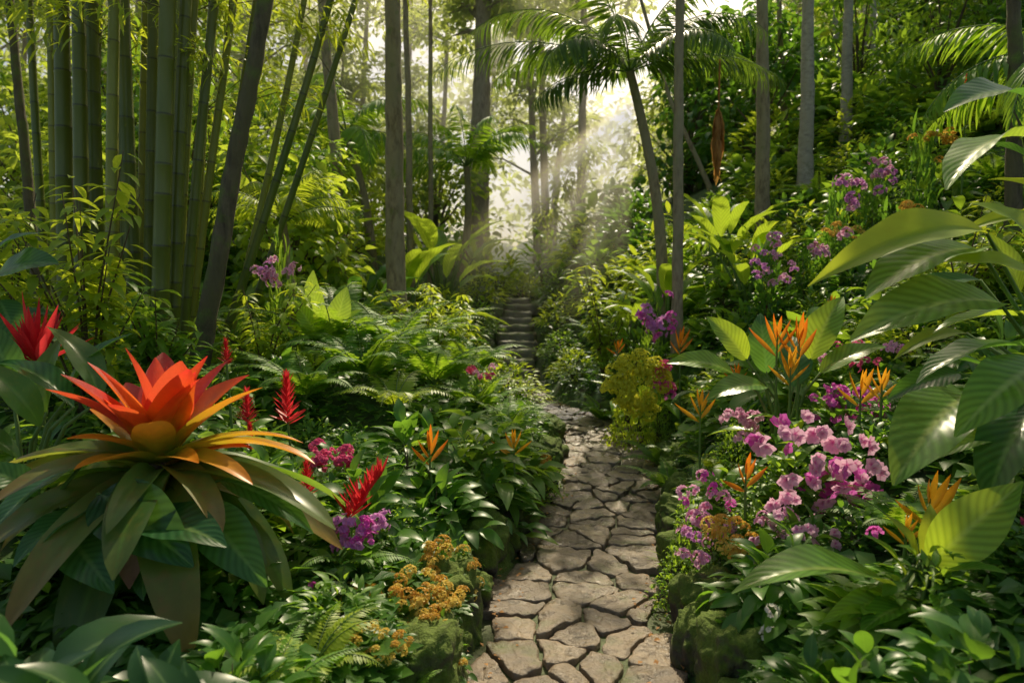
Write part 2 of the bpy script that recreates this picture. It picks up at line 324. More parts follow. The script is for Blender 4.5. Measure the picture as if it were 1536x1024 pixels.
# ================================================================ SETTING
xs=np.unique(np.concatenate([np.arange(-7,8,.16),-7-np.cumsum(.3*1.32**np.arange(22)),8+np.cumsum(.3*1.32**np.arange(22))]))
ys=np.unique(np.concatenate([np.arange(-1,18,.18),-1-np.cumsum(.3*1.35**np.arange(18)),18+np.cumsum(.3*1.3**np.arange(21))]))
X,Y=np.meshgrid(xs,ys);V=np.stack([X,Y,ter(X,Y)],-1).reshape(-1,3);nx=len(xs)
g=LM();ii=np.arange(len(ys)-1)[:,None]*nx+np.arange(nx-1)[None];ii=ii.ravel()
g.raw(V,np.stack([ii,ii+1,ii+nx+1,ii+nx],-1),np.zeros((len(V),3)));struct('ground',g.mesh('ground',M['ground']),'dark leafy forest floor rising on both sides of the path')
# path : bed + flagstones
HW=.47
def pw(u,v,z):
    e=.05;c=np.array([xc(v),v]);t=np.array([xc(v+e)-xc(v-e),2*e]);t/=np.linalg.norm(t)
    w=HW*(1+.05*math.sin(v*3.1))
    return np.array([c[0]+t[1]*u*w*2,c[1]-t[0]*u*w*2,pz(v)+z])
p=LM();vs=np.arange(-3,12.,.08);us=np.linspace(-.66,.66,17)
Vb=np.array([pw(u,v,-.002+.014*noise.noise((u*9,v*7,0))) for v in vs for u in us]);ii=(np.arange(len(vs)-1)[:,None]*17+np.arange(16)[None]).ravel()
p.raw(Vb,np.stack([ii,ii+1,ii+18,ii+17],-1),np.zeros((len(Vb),3)),0)
seeds=[];v=-2.
row=0
while v<11.7:
    k=[3,4,3,3,4,2,4,3][row%8];dv=U(.17,.28)
    for j in range(k):
        seeds.append(((j+.5)/k-.5+U(-.12,.12),v+U(-.10,.10)))
    v+=dv;row+=1
S=np.array(seeds)*np.array([HW*2,1])
def clip(poly,a,b):
    m=(a+b)/2;d=b-a;out=[]
    for i in range(len(poly)):
        P,Q=poly[i],poly[(i+1)%len(poly)];dp,dq=(P-m)@d,(Q-m)@d
        if dp<=0: out.append(P)
        if dp*dq<0: out.append(P+(Q-P)*dp/(dp-dq))
    return out
for i,sd in enumerate(S):
    poly=[sd+np.array(c) for c in ((-.6,-.6),(.6,-.6),(.6,.6),(-.6,.6))]
    for j in np.argsort(((S-sd)**2).sum(1))[1:14]:
        poly=clip(poly,sd,S[j])
        if len(poly)<3:break
    eL=HW*U(.84,1.16);poly=clip(poly,np.array([eL-.1,sd[1]]),np.array([eL+.1,sd[1]+U(-.08,.08)])) if len(poly)>2 else poly
    eL=HW*U(.84,1.16);poly=clip(poly,np.array([-eL+.1,sd[1]]),np.array([-eL-.1,sd[1]+U(-.08,.08)])) if len(poly)>2 else poly
    if len(poly)<3: continue
    c=np.mean(poly,0);pp=[]
    for a in range(len(poly)):
        A0,B0=poly[a],poly[(a+1)%len(poly)];k=max(2,int(np.linalg.norm(B0-A0)/.02))
        for q in range(k): pp.append(A0+(B0-A0)*q/k)
    pp=np.array(pp)
    for _ in range(4): pp=.5*pp+.25*(np.roll(pp,1,0)+np.roll(pp,-1,0))
    r=np.linalg.norm(pp-c,axis=1,keepdims=True)
    pp=c+(pp-c)*np.maximum(0.2,(r-U(.004,.014))/r)
    pp+=np.array([[.018*noise.noise((a[0]*9,a[1]*9,3))+.011*noise.noise((a[0]*30,a[1]*30,3)),.018*noise.noise((a[0]*9,a[1]*9,9))+.011*noise.noise((a[0]*30,a[1]*30,9))] for a in pp])
    zt=.013+U(-.008,.016);tl=U(-.06,.06,2);m=len(pp);VV=[];rv=U(0,1)
    for sc,z in ((1.0,-.05),(1.0,.002),(.987,.008),(.965,.011),(.8,.013),(.6,.013),(.35,.013),(.02,.013)):
        for a in pp:
            w=c+(a-c)*sc;zz=z+(zt if z>-.04 else 0)+(w-c)@tl+(.014*noise.noise((w[0]*7,w[1]*7,5))+.015*noise.noise((w[0]*18,w[1]*18,5)) if z>-.04 else 0)
            VV.append(pw(w[0]/(2*HW),w[1],zz))
    f=[(q*m+a,q*m+(a+1)%m,(q+1)*m+(a+1)%m,(q+1)*m+a) for q in range(7) for a in range(m)]
    p.raw(VV,f,np.tile([0,0,rv],(len(VV),1)),1)
struct('path',p.mesh('path',[M['soil'],M['stone']]),'winding path of irregular brown flagstones set in damp soil')
# stone steps
def blockmesh(w,d,h,seed,name,mat):
    bm=bmesh.new();bmesh.ops.create_cube(bm,size=1)
    for v_ in bm.verts: v_.co=Vector((v_.co.x*w,v_.co.y*d,v_.co.z*h))
    bmesh.ops.bevel(bm,geom=bm.edges[:],offset=.02,segments=2,affect='EDGES')
    bmesh.ops.subdivide_edges(bm,edges=[e for e in bm.edges if e.calc_length()>.1],cuts=7,use_grid_fill=True)
    for v_ in bm.verts:
        n_=noise.noise_vector((v_.co*4)+Vector((seed*7,0,0)));v_.co+=n_*.045+noise.noise_vector(v_.co*13)*.02
    me=bpy.data.meshes.new(name);bm.to_mesh(me);bm.free();me.materials.append(M[mat])
    me.shade_smooth();return me
stairs=thing('stone_staircase','narrow flight of rough stone steps climbing away at the far end of the path','steps',(xc(11.6),11.6,0))
for k in range(11):
    yy=11.75+k*.45;part('step',blockmesh(.68+U(-.1,.12),.56,.21,k,'step','step'),stairs,(xc(yy)-xc(11.6)+U(-.07,.07),yy-11.6,.04+k*.132),(U(-.04,.04),U(-.04,.04),U(-.12,.12)))
# mossy rocks
def rk(s,y,R,sz,label,group=None):
    x=float(xc(y)+s)
    bm=bmesh.new();bmesh.ops.create_icosphere(bm,subdivisions=5 if R>.145 else 4,radius=1)
    sd=Vector((x*9.1,y*5.3,s))
    for v_ in bm.verts:
        n0=v_.co.copy();k=1+.32*noise.noise(n0*1.2+sd)+.2*noise.noise(n0*2.6+sd)+.11*noise.noise(n0*6+sd)+.05*noise.noise(n0*14+sd)
        w=Vector((math.copysign(abs(n0.x)**.72,n0.x),math.copysign(abs(n0.y)**.72,n0.y),math.copysign(abs(n0.z)**.72,n0.z)))
        v_.co=Vector((w.x*R*k,w.y*R*1.3*k,w.z*sz*k))
    me=bpy.data.meshes.new('mossy_rock');bm.to_mesh(me);bm.free();me.materials.append(M['rock']);me.shade_smooth()
    o=bpy.data.objects.new('mossy_rock',me);C.objects.link(o);o.location=(x,y,float(pz(y))+sz*.45);o.rotation_euler=(U(-.25,.25),U(-.25,.25),U(-.5,.5))
    tag(o,label,'rock',group)
rk(-.70,3.35,.2,.28,'largest mossy boulder on the left path edge, beneath the yellow flower mound')
rk(-.66,2.75,.18,.22,'moss-covered stone at the bottom left corner of the path')
rk(-.67,4.15,.18,.22,'dark mossy rock on the left edge just beyond the yellow flower mound')
rk(-.66,4.85,.2,.25,'dark rounded rock under the leafy clump left of the path bend')
rk(-.65,5.6,.16,.2,'small dark rock on the left edge near the grass tuft')
rk(-.65,6.5,.17,.2,'shadowed rock left of the path where it starts to curve')
rk(-.65,7.5,.16,.19,'dim rock left of the far curve of the path')
rk(.69,2.8,.17,.24,'rough dark boulder at the lower right edge of the path')
rk(.68,3.35,.17,.22,'mossy stone between the rough boulder and the pink flowers')
rk(.68,3.9,.18,.23,'mossy rock under the pink flowers right of the path')
rk(.66,4.6,.16,.2,'dark mossy rock right of the path beyond the pink flowers')
rk(.65,5.3,.15,.18,'small mossy rock on the right edge in the middle of the path')
rk(.66,6.3,.16,.18,'low rock on the right edge before the path curves left')
rk(.66,7.6,.15,.18,'mossy rock on the right outside of the path curve')
rk(.66,8.6,.17,.18,'farthest mossy rock right of the path, below the yellow bush')
for s_,nm in ((-.59,'left'),(.60,'right')):
    for y_ in (2.4,3.05,3.72,4.5,5.2,5.95,6.9,8.0,9.0):
        rk(s_+U(-.02,.03)*np.sign(s_),y_+U(-.08,.08),U(.10,.14),U(.12,.18),f'small mossy edging stone along the {nm} side of the path',f'small edging stones on the {nm} of the path')
# ================================================================ TREES WITH BARE TRUNKS
def trunk_tree(name,pts,rads,mat,label,lf='canopy',ztop=13.5,ncl=4,nl=30,cat='tree',grp=None):
    pts=[np.array(q) for q in pts];g0=pts[0].copy();g0[2]=ter(g0[0],g0[1])-.1
    d=(pts[-1]-pts[-2]);d=d/d[2];top=pts[-1]+d*(ztop-pts[-1][2])*np.array([.6,.6,1]);ctrl=[g0]+pts[1:]+[top]
    tt=np.linspace(0,len(ctrl)-1,40);P=np.stack([np.interp(tt,range(len(ctrl)),[c[i] for c in ctrl]) for i in range(3)],-1)
    for _ in range(6): P[1:-1]=.5*P[1:-1]+.25*(P[2:]+P[:-2])
    P[1:-1,:2]+=np.cumsum(U(-.012,.012,(38,2)),0)*.6
    h=np.linspace(0,1,40);R=np.interp(h,[0,1],[rads,rads*.55])*(1+.45*np.exp(-h*22))*(1+.05*np.sin(np.arange(40)*2.1))
    root=thing(name,label,cat,g0+Z3*.1,grp);o=g0+Z3*.1
    tr=LM();tr.tube(P-o,R,12)
    f=LM();cs=[]
    for k in range(ncl):
        q=U(.72,1);i=int(q*39);b=P[i]-o;az=U(0,6.28);ln=U(.8,2.2);e=b+np.array([math.cos(az)*ln,math.sin(az)*ln,ln*U(.1,.7)])
        tr.tube(np.array([b,(b+e)/2+Z3*.15,e]),[rads*.35,rads*.22,.01],5);cs+= [e,(b+2*e)/3]
    cloud(f,T_can,cs,.75,nl,.26,.6)
    part('trunk',tr.mesh('trunk',M[mat]),root);part('crown',f.mesh('crown',M[lf]),root)
def tt(bx,by,tx,ty,d,wpx,mat,label,bow=0,**k): trunk_tree('tree',[at(bx,by,d),at((bx+tx)/2+bow,(by+ty)/2,d),at(tx,ty,d)],wpx*d/F/2,mat,label,**k)
tt(594,430,588,0,10,31,'bark','straight brown tree trunk standing alone left of the stone steps')
tt(286,540,408,0,6.3,30,'barkd','dark mossy tree trunk leaning right beside the bamboo clump',bow=4)
tt(1017,470,1016,0,8.6,18,'bark','slim straight trunk just right of the curved palm')
tt(1146,300,1143,0,11.5,22,'bark','tall brown trunk rooted on the right slope, second trunk right of the palm')
tt(1209,250,1213,0,12.5,22,'barkg','pale grey trunk on the right slope with blotched bark')
tt(1271,160,1272,0,14.0,17,'barkg','grey trunk high on the right slope, right of the pale blotched trunk')
tt(1256,160,1252,0,19,11,'barkg','thin pale trunk seen far back between two grey trunks on the right slope')
tt(1307,130,1309,0,17,11,'barkg','thin yellowish trunk at the right beyond the grey trunks')
tt(512,300,488,60,13,20,'bark','brown trunk in the shade between the bamboo and the lone straight trunk')
tt(645,330,647,0,15,8,'bark','thin pole-like sapling right of the lone straight trunk')
tt(618,420,610,0,13.5,11,'bark','dim trunk close behind the lone straight trunk')
tt(1075,300,1000,140,15,8,'bark','thin stem leaning left behind the palm',ncl=3)
tt(1180,240,1170,0,16,10,'bark','thin stem between the brown trunk and the pale grey trunk')
tt(60,420,20,40,9,16,'barkd','dark slanting trunk at the far left behind the bamboo')
tt(1530,230,1515,0,6.8,24,'barkd','dark trunk in the top right corner of the slope')
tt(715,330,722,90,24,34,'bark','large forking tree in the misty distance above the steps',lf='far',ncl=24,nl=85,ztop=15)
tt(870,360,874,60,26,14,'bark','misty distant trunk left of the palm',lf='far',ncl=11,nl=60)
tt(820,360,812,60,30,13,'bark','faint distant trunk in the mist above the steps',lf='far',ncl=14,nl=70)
# palm
def palm(px,py,d,crown,nf,L,label,rt,els=(-.1,1.2),azs=None,mat='palm',fine=False):
    b=at(px,py,d);b[2]=ter(b[0],b[1]);c=at(*crown)
    root=thing('palm_tree',label,'palm',b);h=c-b
    t=np.linspace(0,1,20);P=h[None]*t[:,None];bend=np.sin(t*np.pi)*.08*h[2];P[:,0]+=bend*.5
    tr=LM();tr.tube(P,np.linspace(rt*1.25,rt*.8,20),10);part('trunk',tr.mesh('palm_trunk',M['bark']),root)
    for k in range(nf if azs is None else len(azs)):
        f=LM();az=k*2.399+.4 if azs is None else azs[k][0];el=U(*els) if azs is None else azs[k][1];dr=U(1.1,1.7) if azs is None else azs[k][2]
        frond(f,np.zeros(3),az,el,L*U(.88,1.1)*(1 if azs is None else azs[k][3]),dr,64 if fine else 42,L*(.22 if fine else .25),T_pl if fine else T_lf,1.0,.38,1,.12,.014)
        part('frond',f.mesh('frond',[M[mat],M['stem']]),root,h)
azs=[(3.25,.42,1.2,1.25),(3.0,.95,1.8,1.),(3.9,.5,1.6,.8),(2.3,1.0,1.2,.9),(1.5,.8,1.4,1.),(.8,1.0,1.4,.8),(.25,.6,1.3,.95),(-.25,.3,1.1,.8),(5.3,.5,1.5,.7),(3.4,1.35,1.2,.9),(.15,1.2,1.2,1.05),(3.5,.0,.9,.65),(5.9,.9,1.9,.75),(2.7,.6,1.4,1.0),(4.4,.8,1.7,.7)]
palm(996,430,10,(945,108,10),14,2.65,'curved palm with arching dark fronds in front of the sun',.075,azs=azs,fine=True)
f=LM()
for k in range(90):
    q=U(0,1);a=U(0,6.28);r=.12+.5*math.sin(math.pi*min(1,.25+q*.8));p0=np.array([0,0,-q*.7]);f.leaves(T_lf,p0,np.array([math.cos(a)*r,math.sin(a)*r*.6,-.9]),np.array([math.cos(a),math.sin(a),.3]),U(.18,.36),2.4)
f.tube(np.array([[0,0,.6],[0,0,.0],[0,0,-.7]]),[.014,.014,.006],5)
hp=at(1078,160,9.2);o=bpy.data.objects.new('dead_frond',f.mesh('dead_frond',M['dry']));C.objects.link(o);o.location=hp;tag(o,'dry orange-brown palm frond hanging down right of the palm','dead frond')
palm(430,390,9,(425,335,9),13,1.1,'small bright palm with feathery fronds right of the leaning trunk',.05,els=(.5,1.3),mat='lt')
palm(1660,330,7,(1640,90,7),11,1.9,'palm fronds reaching in from the top right corner',.08,els=(.1,1.0),mat='fern')
palm(690,400,17,(700,250,17),13,2.2,'hazy palm left of the sunbeams with drooping fronds',.09,els=(.1,1.2),mat='fern')
palm(560,400,15,(520,200,15),12,2.3,'shaded palm behind the lone straight trunk',.09,els=(.1,1.2),mat='fern')
# ================================================================ BAMBOO
ordn=['first','second','third','fourth','fifth','sixth','seventh','eighth','ninth','tenth','eleventh','twelfth','thirteenth','fourteenth','fifteenth','sixteenth','seventeenth','eighteenth','nineteenth','twentieth','twenty-first','twenty-second','twenty-third','twenty-fourth','twenty-fifth','twenty-sixth','twenty-seventh']
CUL=[(76,50,7.9,13,0),(88,62,7.9,14,1),(102,82,7.4,26,0),(114,100,7.8,15,1),(124,110,6.9,23,0),(136,128,7.6,15,0),(146,124,7.2,25,0),(158,158,7.6,15,1),(170,168,6.6,19,1),(184,154,7.8,14,1),(194,186,7.5,18,0),(206,188,6.9,24,0),(214,204,7.8,14,1),(222,216,7.3,19,0),(230,228,7.8,14,1),(237,248,6.5,27,0),(246,246,7.1,18,1),(257,286,6.7,20,0),(262,276,7.3,15,1),(270,316,6.9,16,0),(278,334,7.4,13,1),(288,322,7.9,12,1),(298,368,7.6,13,0),(318,470,7.4,13,0),(334,430,7.8,11,1),(350,500,8.0,11,0)]
for i,(bx,tx,d,w,old) in enumerate(CUL):
    b=at(bx,540,d);b[2]=ter(b[0],b[1]);t0=at(tx,0,d);H=9.
    k=(H-b[2])/(t0[2]-b[2]);tip=b+(t0-b)*k
    n=46;t=np.linspace(0,1,n);bow=np.sin(t*np.pi)*(U(-.16,.1) if i<23 else -.3)
    P=(tip-b)[None]*t[:,None];P[:,0]-=bow*0.6;P[:,0]+=(t**2)*U(.0,.4)
    RR=[];FF=[];PP=[]
    q=U(.0,.03)
    while q<.99:
        for dq,rr,ff in ((-.0030,1.0,.0),(-.0010,1.06,.1),(.0004,1.04,1),(.0022,1.0,.0)):
            tq=np.clip(q+dq,0,1);PP.append([np.interp(tq,t,P[:,j]) for j in range(3)]);RR.append(w*d/F/2*(1-.45*tq)*rr);FF.append(ff)
        q+=U(.030,.060)*(.8+.5*min(q*3,1))
    PP=np.array(PP);PP[:,2]+=np.arange(len(PP))*1e-4
    root=thing('bamboo_culm',f'{ordn[i]} bamboo culm from the left in the tall clump'+(', yellowish' if old else (', thin and leaning right' if i>22 else ', green')),'bamboo',b)
    c=LM();c.tube(PP,np.array(RR),10,0,np.array(FF));part('stem',c.mesh('culm',M['culmy' if old else 'culm']),root)
    f=LM();tw=LM()
    for k in range(14 if i>17 else 7):
        q=U(.34,.98) if i>17 else U(.36,1);b0=np.array([np.interp(q,t,P[:,j]) for j in range(3)]);az=U(-2.2,1.2) if i>17 else U(-2.6,-.4);ln=U(.4,1.1)
        e=b0+np.array([math.cos(az)*ln,math.sin(az)*ln,ln*U(-.1,.6)]);tw.tube(np.array([b0,(b0+e)/2+Z3*.08,e]),[.006,.004,.002],4)
        m=30;qq=U(.3,1,m)[:,None];pp=b0+(e-b0)*qq+U(-.12,.12,(m,3));f.leaves(T_bam,pp,(e-b0)/ln*.6+U(-.7,.7,(m,3))-Z3*.3,Z3+U(-.4,.4,(m,3)),U(.14,.26,m))
    part('foliage',f.mesh('culm_leaves',M['bam']),root);part('twig',tw.mesh('culm_twigs',M['twig']),root)
# slender leafy saplings
def sapling(px,pyb,d,pyt,lean,label,mat='bam',n=11,wd=.6,ll=(.1,.2)):
    b=at(px,pyb,d);b[2]=ter(b[0],b[1]);top=at(px+lean,pyt,d)
    root=thing('leafy_sapling',label,'sapling',b);f=LM();st=LM();h=top-b
    for k in range(n):
        e=h*U(.45,1.0)+np.array([U(-wd,wd),U(-.4,.3),0]);P=np.array([[0,0,0],e*np.array([.3,.3,.5]),e]);st.tube(P,[.012,.008,.003],5)
        m=36;q=U(.35,1.02,m);pp=np.stack([np.interp(q,[0,.5,1],P[:,j]) for j in range(3)],-1);a=U(0,6.28,m);D=np.stack([np.cos(a),np.sin(a),U(-.35,.35,m)],-1)
        f.leaves(T_la,pp+D*.03,D,Z3+U(-.2,.2,(m,3)),U(*ll,m))
    part('foliage',f.mesh('sapling_leaves',M[mat]),root);part('stem',st.mesh('sapling_stems',M['twig']),root)
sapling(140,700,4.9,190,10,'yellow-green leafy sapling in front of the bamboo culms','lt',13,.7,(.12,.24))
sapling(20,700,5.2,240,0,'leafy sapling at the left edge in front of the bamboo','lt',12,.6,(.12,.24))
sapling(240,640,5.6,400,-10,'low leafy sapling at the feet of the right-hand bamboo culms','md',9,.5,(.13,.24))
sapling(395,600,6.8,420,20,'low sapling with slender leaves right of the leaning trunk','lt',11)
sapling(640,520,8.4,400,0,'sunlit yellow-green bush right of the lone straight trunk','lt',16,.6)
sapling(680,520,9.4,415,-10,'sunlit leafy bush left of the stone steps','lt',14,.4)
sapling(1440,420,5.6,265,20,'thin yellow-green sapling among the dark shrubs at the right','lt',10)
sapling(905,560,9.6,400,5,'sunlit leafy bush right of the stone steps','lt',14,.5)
# ================================================================ HERO BROMELIAD
T_in=tpl('br',.205,12,.3,.38,4);T_in2=tpl('br',.195,12,.6,.36,4);T_out=tpl('st',.105,14,1.0,.4,4,wave=.06,wf=9);T_out2=tpl('st',.12,14,1.35,.36,4,wave=.07,wf=8)
bc=at(240,690,3.0);bz=ter(bc[0],bc[1]);brom=thing('bromeliad','huge bromeliad with a red and orange rosette over long green strap leaves','bromeliad',(bc[0],bc[1],bz))
hb=bc[2]-bz
st=LM();st.tube(np.array([[0,0,-.05],[0,0,hb*.5],[0,0,hb+.06]]),[.06,.07,.06],10);part('stem',st.mesh('caudex',M['twig']),brom)
LB={'bred':'red pointed leaf','borg':'orange leaf with red tip','byel':'yellow-orange leaf','bbrn':'aged yellowish brown leaf','bmot':'mottled olive and rust leaf'}
def b1(T,az,e,L,m,z,W,r):
    D=np.array([math.cos(az)*math.cos(e),math.sin(az)*math.cos(e),math.sin(e)])
    f=LM();f.leaves(T,np.array([math.cos(az)*r,math.sin(az)*r,hb+z]),D,Z3-D*.3+np.array([-D[0],-D[1],0])*.6+U(-.35,.35,3),L,W)
    part('leaf',f.mesh('strap',M[m]),brom,label=LB.get(m))
def bl(T,n,el,L,mats,j=.34,z=.0,off=0,W=1.,r=.03,je=.16):
    for k in range(n): b1(T,k*6.283/n+off+U(-j,j),el+U(-je,je),L*U(.78,1.15),mats[rng.integers(len(mats))],z+U(-.015,.015),W*U(.85,1.12),r)
bl(T_in,3,1.42,.44,['bred'],z=.06,r=.015,je=.08);bl(T_in,5,1.25,.50,['bred','bred','borg'],z=.05,off=.4);bl(T_in,6,1.12,.50,['bred','borg','bred'],z=.04,off=.1)
bl(T_in2,6,1.02,.49,['borg','bred'],z=.02,off=.3);bl(T_in2,6,.82,.47,['borg','byel','bred'],z=0,off=.0,W=.95);bl(T_in2,6,.55,.40,['byel','borg','bgrn'],z=-.02,off=.2,W=.95)
for az,e,L in ((-.05,.52,.72),(.35,.58,.6),(-.55,.45,.56)): b1(T_out,az,e,L,'byel',-.01,.95,.04)
bl(T_out,9,.36,.7,['bgrn','bgrn','bmot'],z=-.03,off=.25);bl(T_out,11,.16,.85,['bgrn','bgrn','bmot'],z=-.06,off=.1,W=1.15);bl(T_out2,11,.02,.82,['bgrn','bmot','bgrn'],z=-.1,off=.4,W=1.15);bl(T_out2,8,-.3,.58,['bgrn'],z=-.15)
b1(T_out2,-1.35,.1,.6,'bbrn',-.06,1.2,.06)
# ================================================================ PLANTS WITH EXPLICIT BIG LEAVES
T_c1=tpl('ov',.2,20,.8,.3,8,True,.06,17);T_c2=tpl('la',.155,20,1.0,.35,8,True,.06,15)
def bigplant(name,label,cat,root,leaves):
    rb=at(*root);rb[2]=ter(rb[0],rb[1]);t=thing(name,label,cat,rb)
    for (bx,by,bd,tx,ty,td,W,m,T) in leaves:
        B=at(bx,by,bd)-rb;E=at(tx,ty,td)-rb;f=LM();D=E-B;L=np.linalg.norm(D)
        f.leaves(T_c1 if T==1 else T_c2,B,D,Z3+np.array([U(-.5,.5),-.45+U(-.45,.45),0]),L,W)
        lo=part('leaf',f.mesh('broad_leaf',M[m]),t)
        s=LM();mid=B*.55+np.array([0,0,.12]);s.tube(np.array([[U(-.04,.04),U(-.04,.04),-.03],mid*.6,mid,B,B+D*.05]),[.014,.012,.01,.007,.004],6);part('stalk',s.mesh('stalk',M['stem']),lo)
bigplant('large_leaved_ginger','tall plant with long veined paddle leaves crowding in from the right edge','ginger plant',(1600,860,3.1),[
 (1545,150,3.0,1416,168,2.8,1.0,'bigd',1),(1535,205,3.0,1420,285,2.7,.9,'bigv',1),(1560,370,2.8,1455,305,2.9,1.4,'lt',1),(1480,350,3.0,1212,430,2.8,.75,'lt',2),
 (1470,375,2.9,1298,448,2.7,1.1,'bigv',1),(1500,455,2.8,1275,512,2.6,.95,'bigv',1),(1560,420,2.8,1400,395,2.9,1.0,'lt',1),(1545,520,2.7,1375,575,2.6,.9,'bigd',1),
 (1560,545,2.6,1432,655,2.4,1.0,'big',1),(1455,590,2.8,1340,728,2.5,1.15,'bigv',1),(1560,480,3.0,1400,500,3.0,.9,'big',1),(1560,610,2.9,1480,760,2.6,1.0,'bigd',1),(1580,300,3.1,1480,270,3.2,1.1,'lt',1),(1440,560,3.1,1330,600,3.1,1.0,'bigd',1),(1570,335,3.2,1440,350,3.2,.9,'lt',2),(1560,250,3.3,1450,215,3.4,1.0,'bigd',1),
 (1470,420,3.2,1330,470,3.2,.9,'bigd',2),(1500,560,3.0,1385,540,3.1,.9,'bigd',1),(1520,650,2.9,1400,690,2.8,.9,'big',2),(1450,500,3.3,1340,540,3.3,.9,'lt',2),(1530,440,3.1,1470,345,3.2,.9,'big',2),(1500,520,3.2,1450,430,3.3,.9,'bigd',2)])
bigplant('canna','bright green canna with arching leaves at the lower right','canna',(1398,930,2.55),[
 (1345,885,2.5,1098,890,2.35,1.2,'big',2),(1390,850,2.55,1535,722,2.5,1.4,'big',2),(1375,850,2.6,1325,770,2.65,1.2,'lt',2),(1395,870,2.5,1512,860,2.3,1.2,'big',1),(1360,870,2.55,1290,800,2.6,1.1,'big',2),
 (1410,900,2.45,1545,935,2.2,1.1,'big',1),(1385,840,2.6,1395,755,2.7,1.2,'lt',2),(1380,910,2.45,1290,950,2.3,1.,'big',1),(1400,890,2.4,1440,975,2.2,1.1,'big',1),(1395,860,2.6,1455,770,2.7,1.2,'lt',2),(1350,900,2.5,1230,935,2.4,1.,'big',2)])
bigplant('strap_leaved_plant','dark broad strap leaves at the left edge behind the bromeliad','leafy plant',(40,800,3.4),[
 (60,640,3.3,-40,540,3.2,1.3,'bgrn',2),(110,610,3.4,-20,545,3.5,1.1,'bigd',2),(150,600,3.5,70,490,3.6,1.2,'bgrn',2),(30,690,3.2,-80,640,3.1,1.4,'bgrn',2),(100,600,3.6,200,500,3.7,1.,'bigd',2),(20,600,3.5,-20,480,3.6,1.2,'bigd',2),(70,620,3.5,100,500,3.7,1.,'bgrn',2)])
bigplant('broad_leaved_plant','glossy broad leaves low on the left below the bromeliad','leafy plant',(60,900,2.8),[
 (120,700,2.8,-20,810,2.5,1.3,'bigd',1),(140,760,2.7,20,850,2.4,1.2,'bigd',1),(150,740,2.7,290,850,2.5,1.2,'bigd',1),(200,790,2.7,340,820,2.5,1.2,'bigd',1),(100,800,2.6,170,890,2.4,1.2,'bigd',1),(60,740,2.8,-40,700,2.7,1.3,'bigd',1),(230,810,2.7,215,900,2.5,1.2,'bigd',1),(300,760,2.8,400,880,2.6,1.1,'bigd',1),(330,720,2.9,470,800,2.8,1.,'bigd',2)])
bigplant('leafy_aroid','dark rounded leaves at the left edge above the red star bromeliad','leafy plant',(-30,640,4.2),[
 (-10,420,4.2,88,395,4.1,1.5,'bigd',1),(-10,380,4.2,60,350,4.3,1.4,'bigd',1),(0,450,4.1,30,520,4.0,1.4,'bigd',1),(-20,500,4.2,80,470,4.2,1.,'bigd',1)])
bigplant('calathea','silvery upright leaves left of the fern bank','calathea',(495,520,7.0),[
 (490,500,7,470,405,7,1.2,'bigv',1),(500,500,6.9,520,430,6.9,1.2,'bigv',1),(480,510,6.9,440,450,6.8,1.1,'big',1),(505,510,7,545,465,6.8,1.1,'bigv',1),(490,515,6.8,470,470,6.5,1.2,'big',1)])
bigplant('heliconia_leaves','upright veined leaves behind the large orange heliconia','leafy plant',(1180,620,4.6),[
 (1120,540,4.6,1060,475,4.7,1.2,'big',1),(1100,560,4.5,1000,545,4.4,1.1,'big',1),(1215,540,4.6,1265,445,4.7,1.2,'big',1),(1150,560,4.6,1140,470,4.8,1.1,'bigd',1),(1230,560,4.5,1330,520,4.5,1.,'big',1),(1150,580,4.4,1060,600,4.2,1.1,'big',1),(1190,580,4.5,1180,500,4.9,1.1,'bigd',1)])
# ================================================================ FLOWERS
T_pet=tpl('rd',.42,3,-.3,.15);T_br=tpl('la',.085,5,-.55,.8,2);T_bs=tpl('la',.12,4,-.3,.5)
def blossoms(f,P,Nn,size,k=5,T=None,tilt=.35):
    T=T or T_pet;n=len(P);Nn=nrm(Nn);e1=nrm(np.cross(Nn,np.array([.3,.2,1.])+U(-.1,.1,(n,3))));e2=np.cross(Nn,e1);a0=U(0,6.28,n)
    for j in range(k):
        a=(a0+j*6.283/k)[:,None];f.leaves(T,P,e1*np.cos(a)+e2*np.sin(a)+Nn*tilt,Nn,size*U(.85,1.15,n))
HEAD={}
for m in ('mag','pink','pur','crim','whi'):
    f=LM();d=sph(13,-.2);blossoms(f,d*np.array([.06,.06,.055]),d+U(-.3,.3,d.shape),.034);HEAD[m]=f.mesh('flower_head_'+m,M[m])
    f=LM();d=sph(5,-.3);blossoms(f,d*np.array([.11,.09,.10]),d*.6+U(-.4,.4,d.shape)+np.array([0,-.8,.2]),.052,5,None,.25);HEAD[m+'L']=f.mesh('flower_head_large_'+m,M[m])
for m in ('yel','ora','yelg'):
    f=LM();d=sph(38,-.1);blossoms(f,d*np.array([.042,.042,.03]),d+U(-.2,.2,d.shape),.013,4);HEAD[m]=f.mesh('flower_head_'+m,M[m])
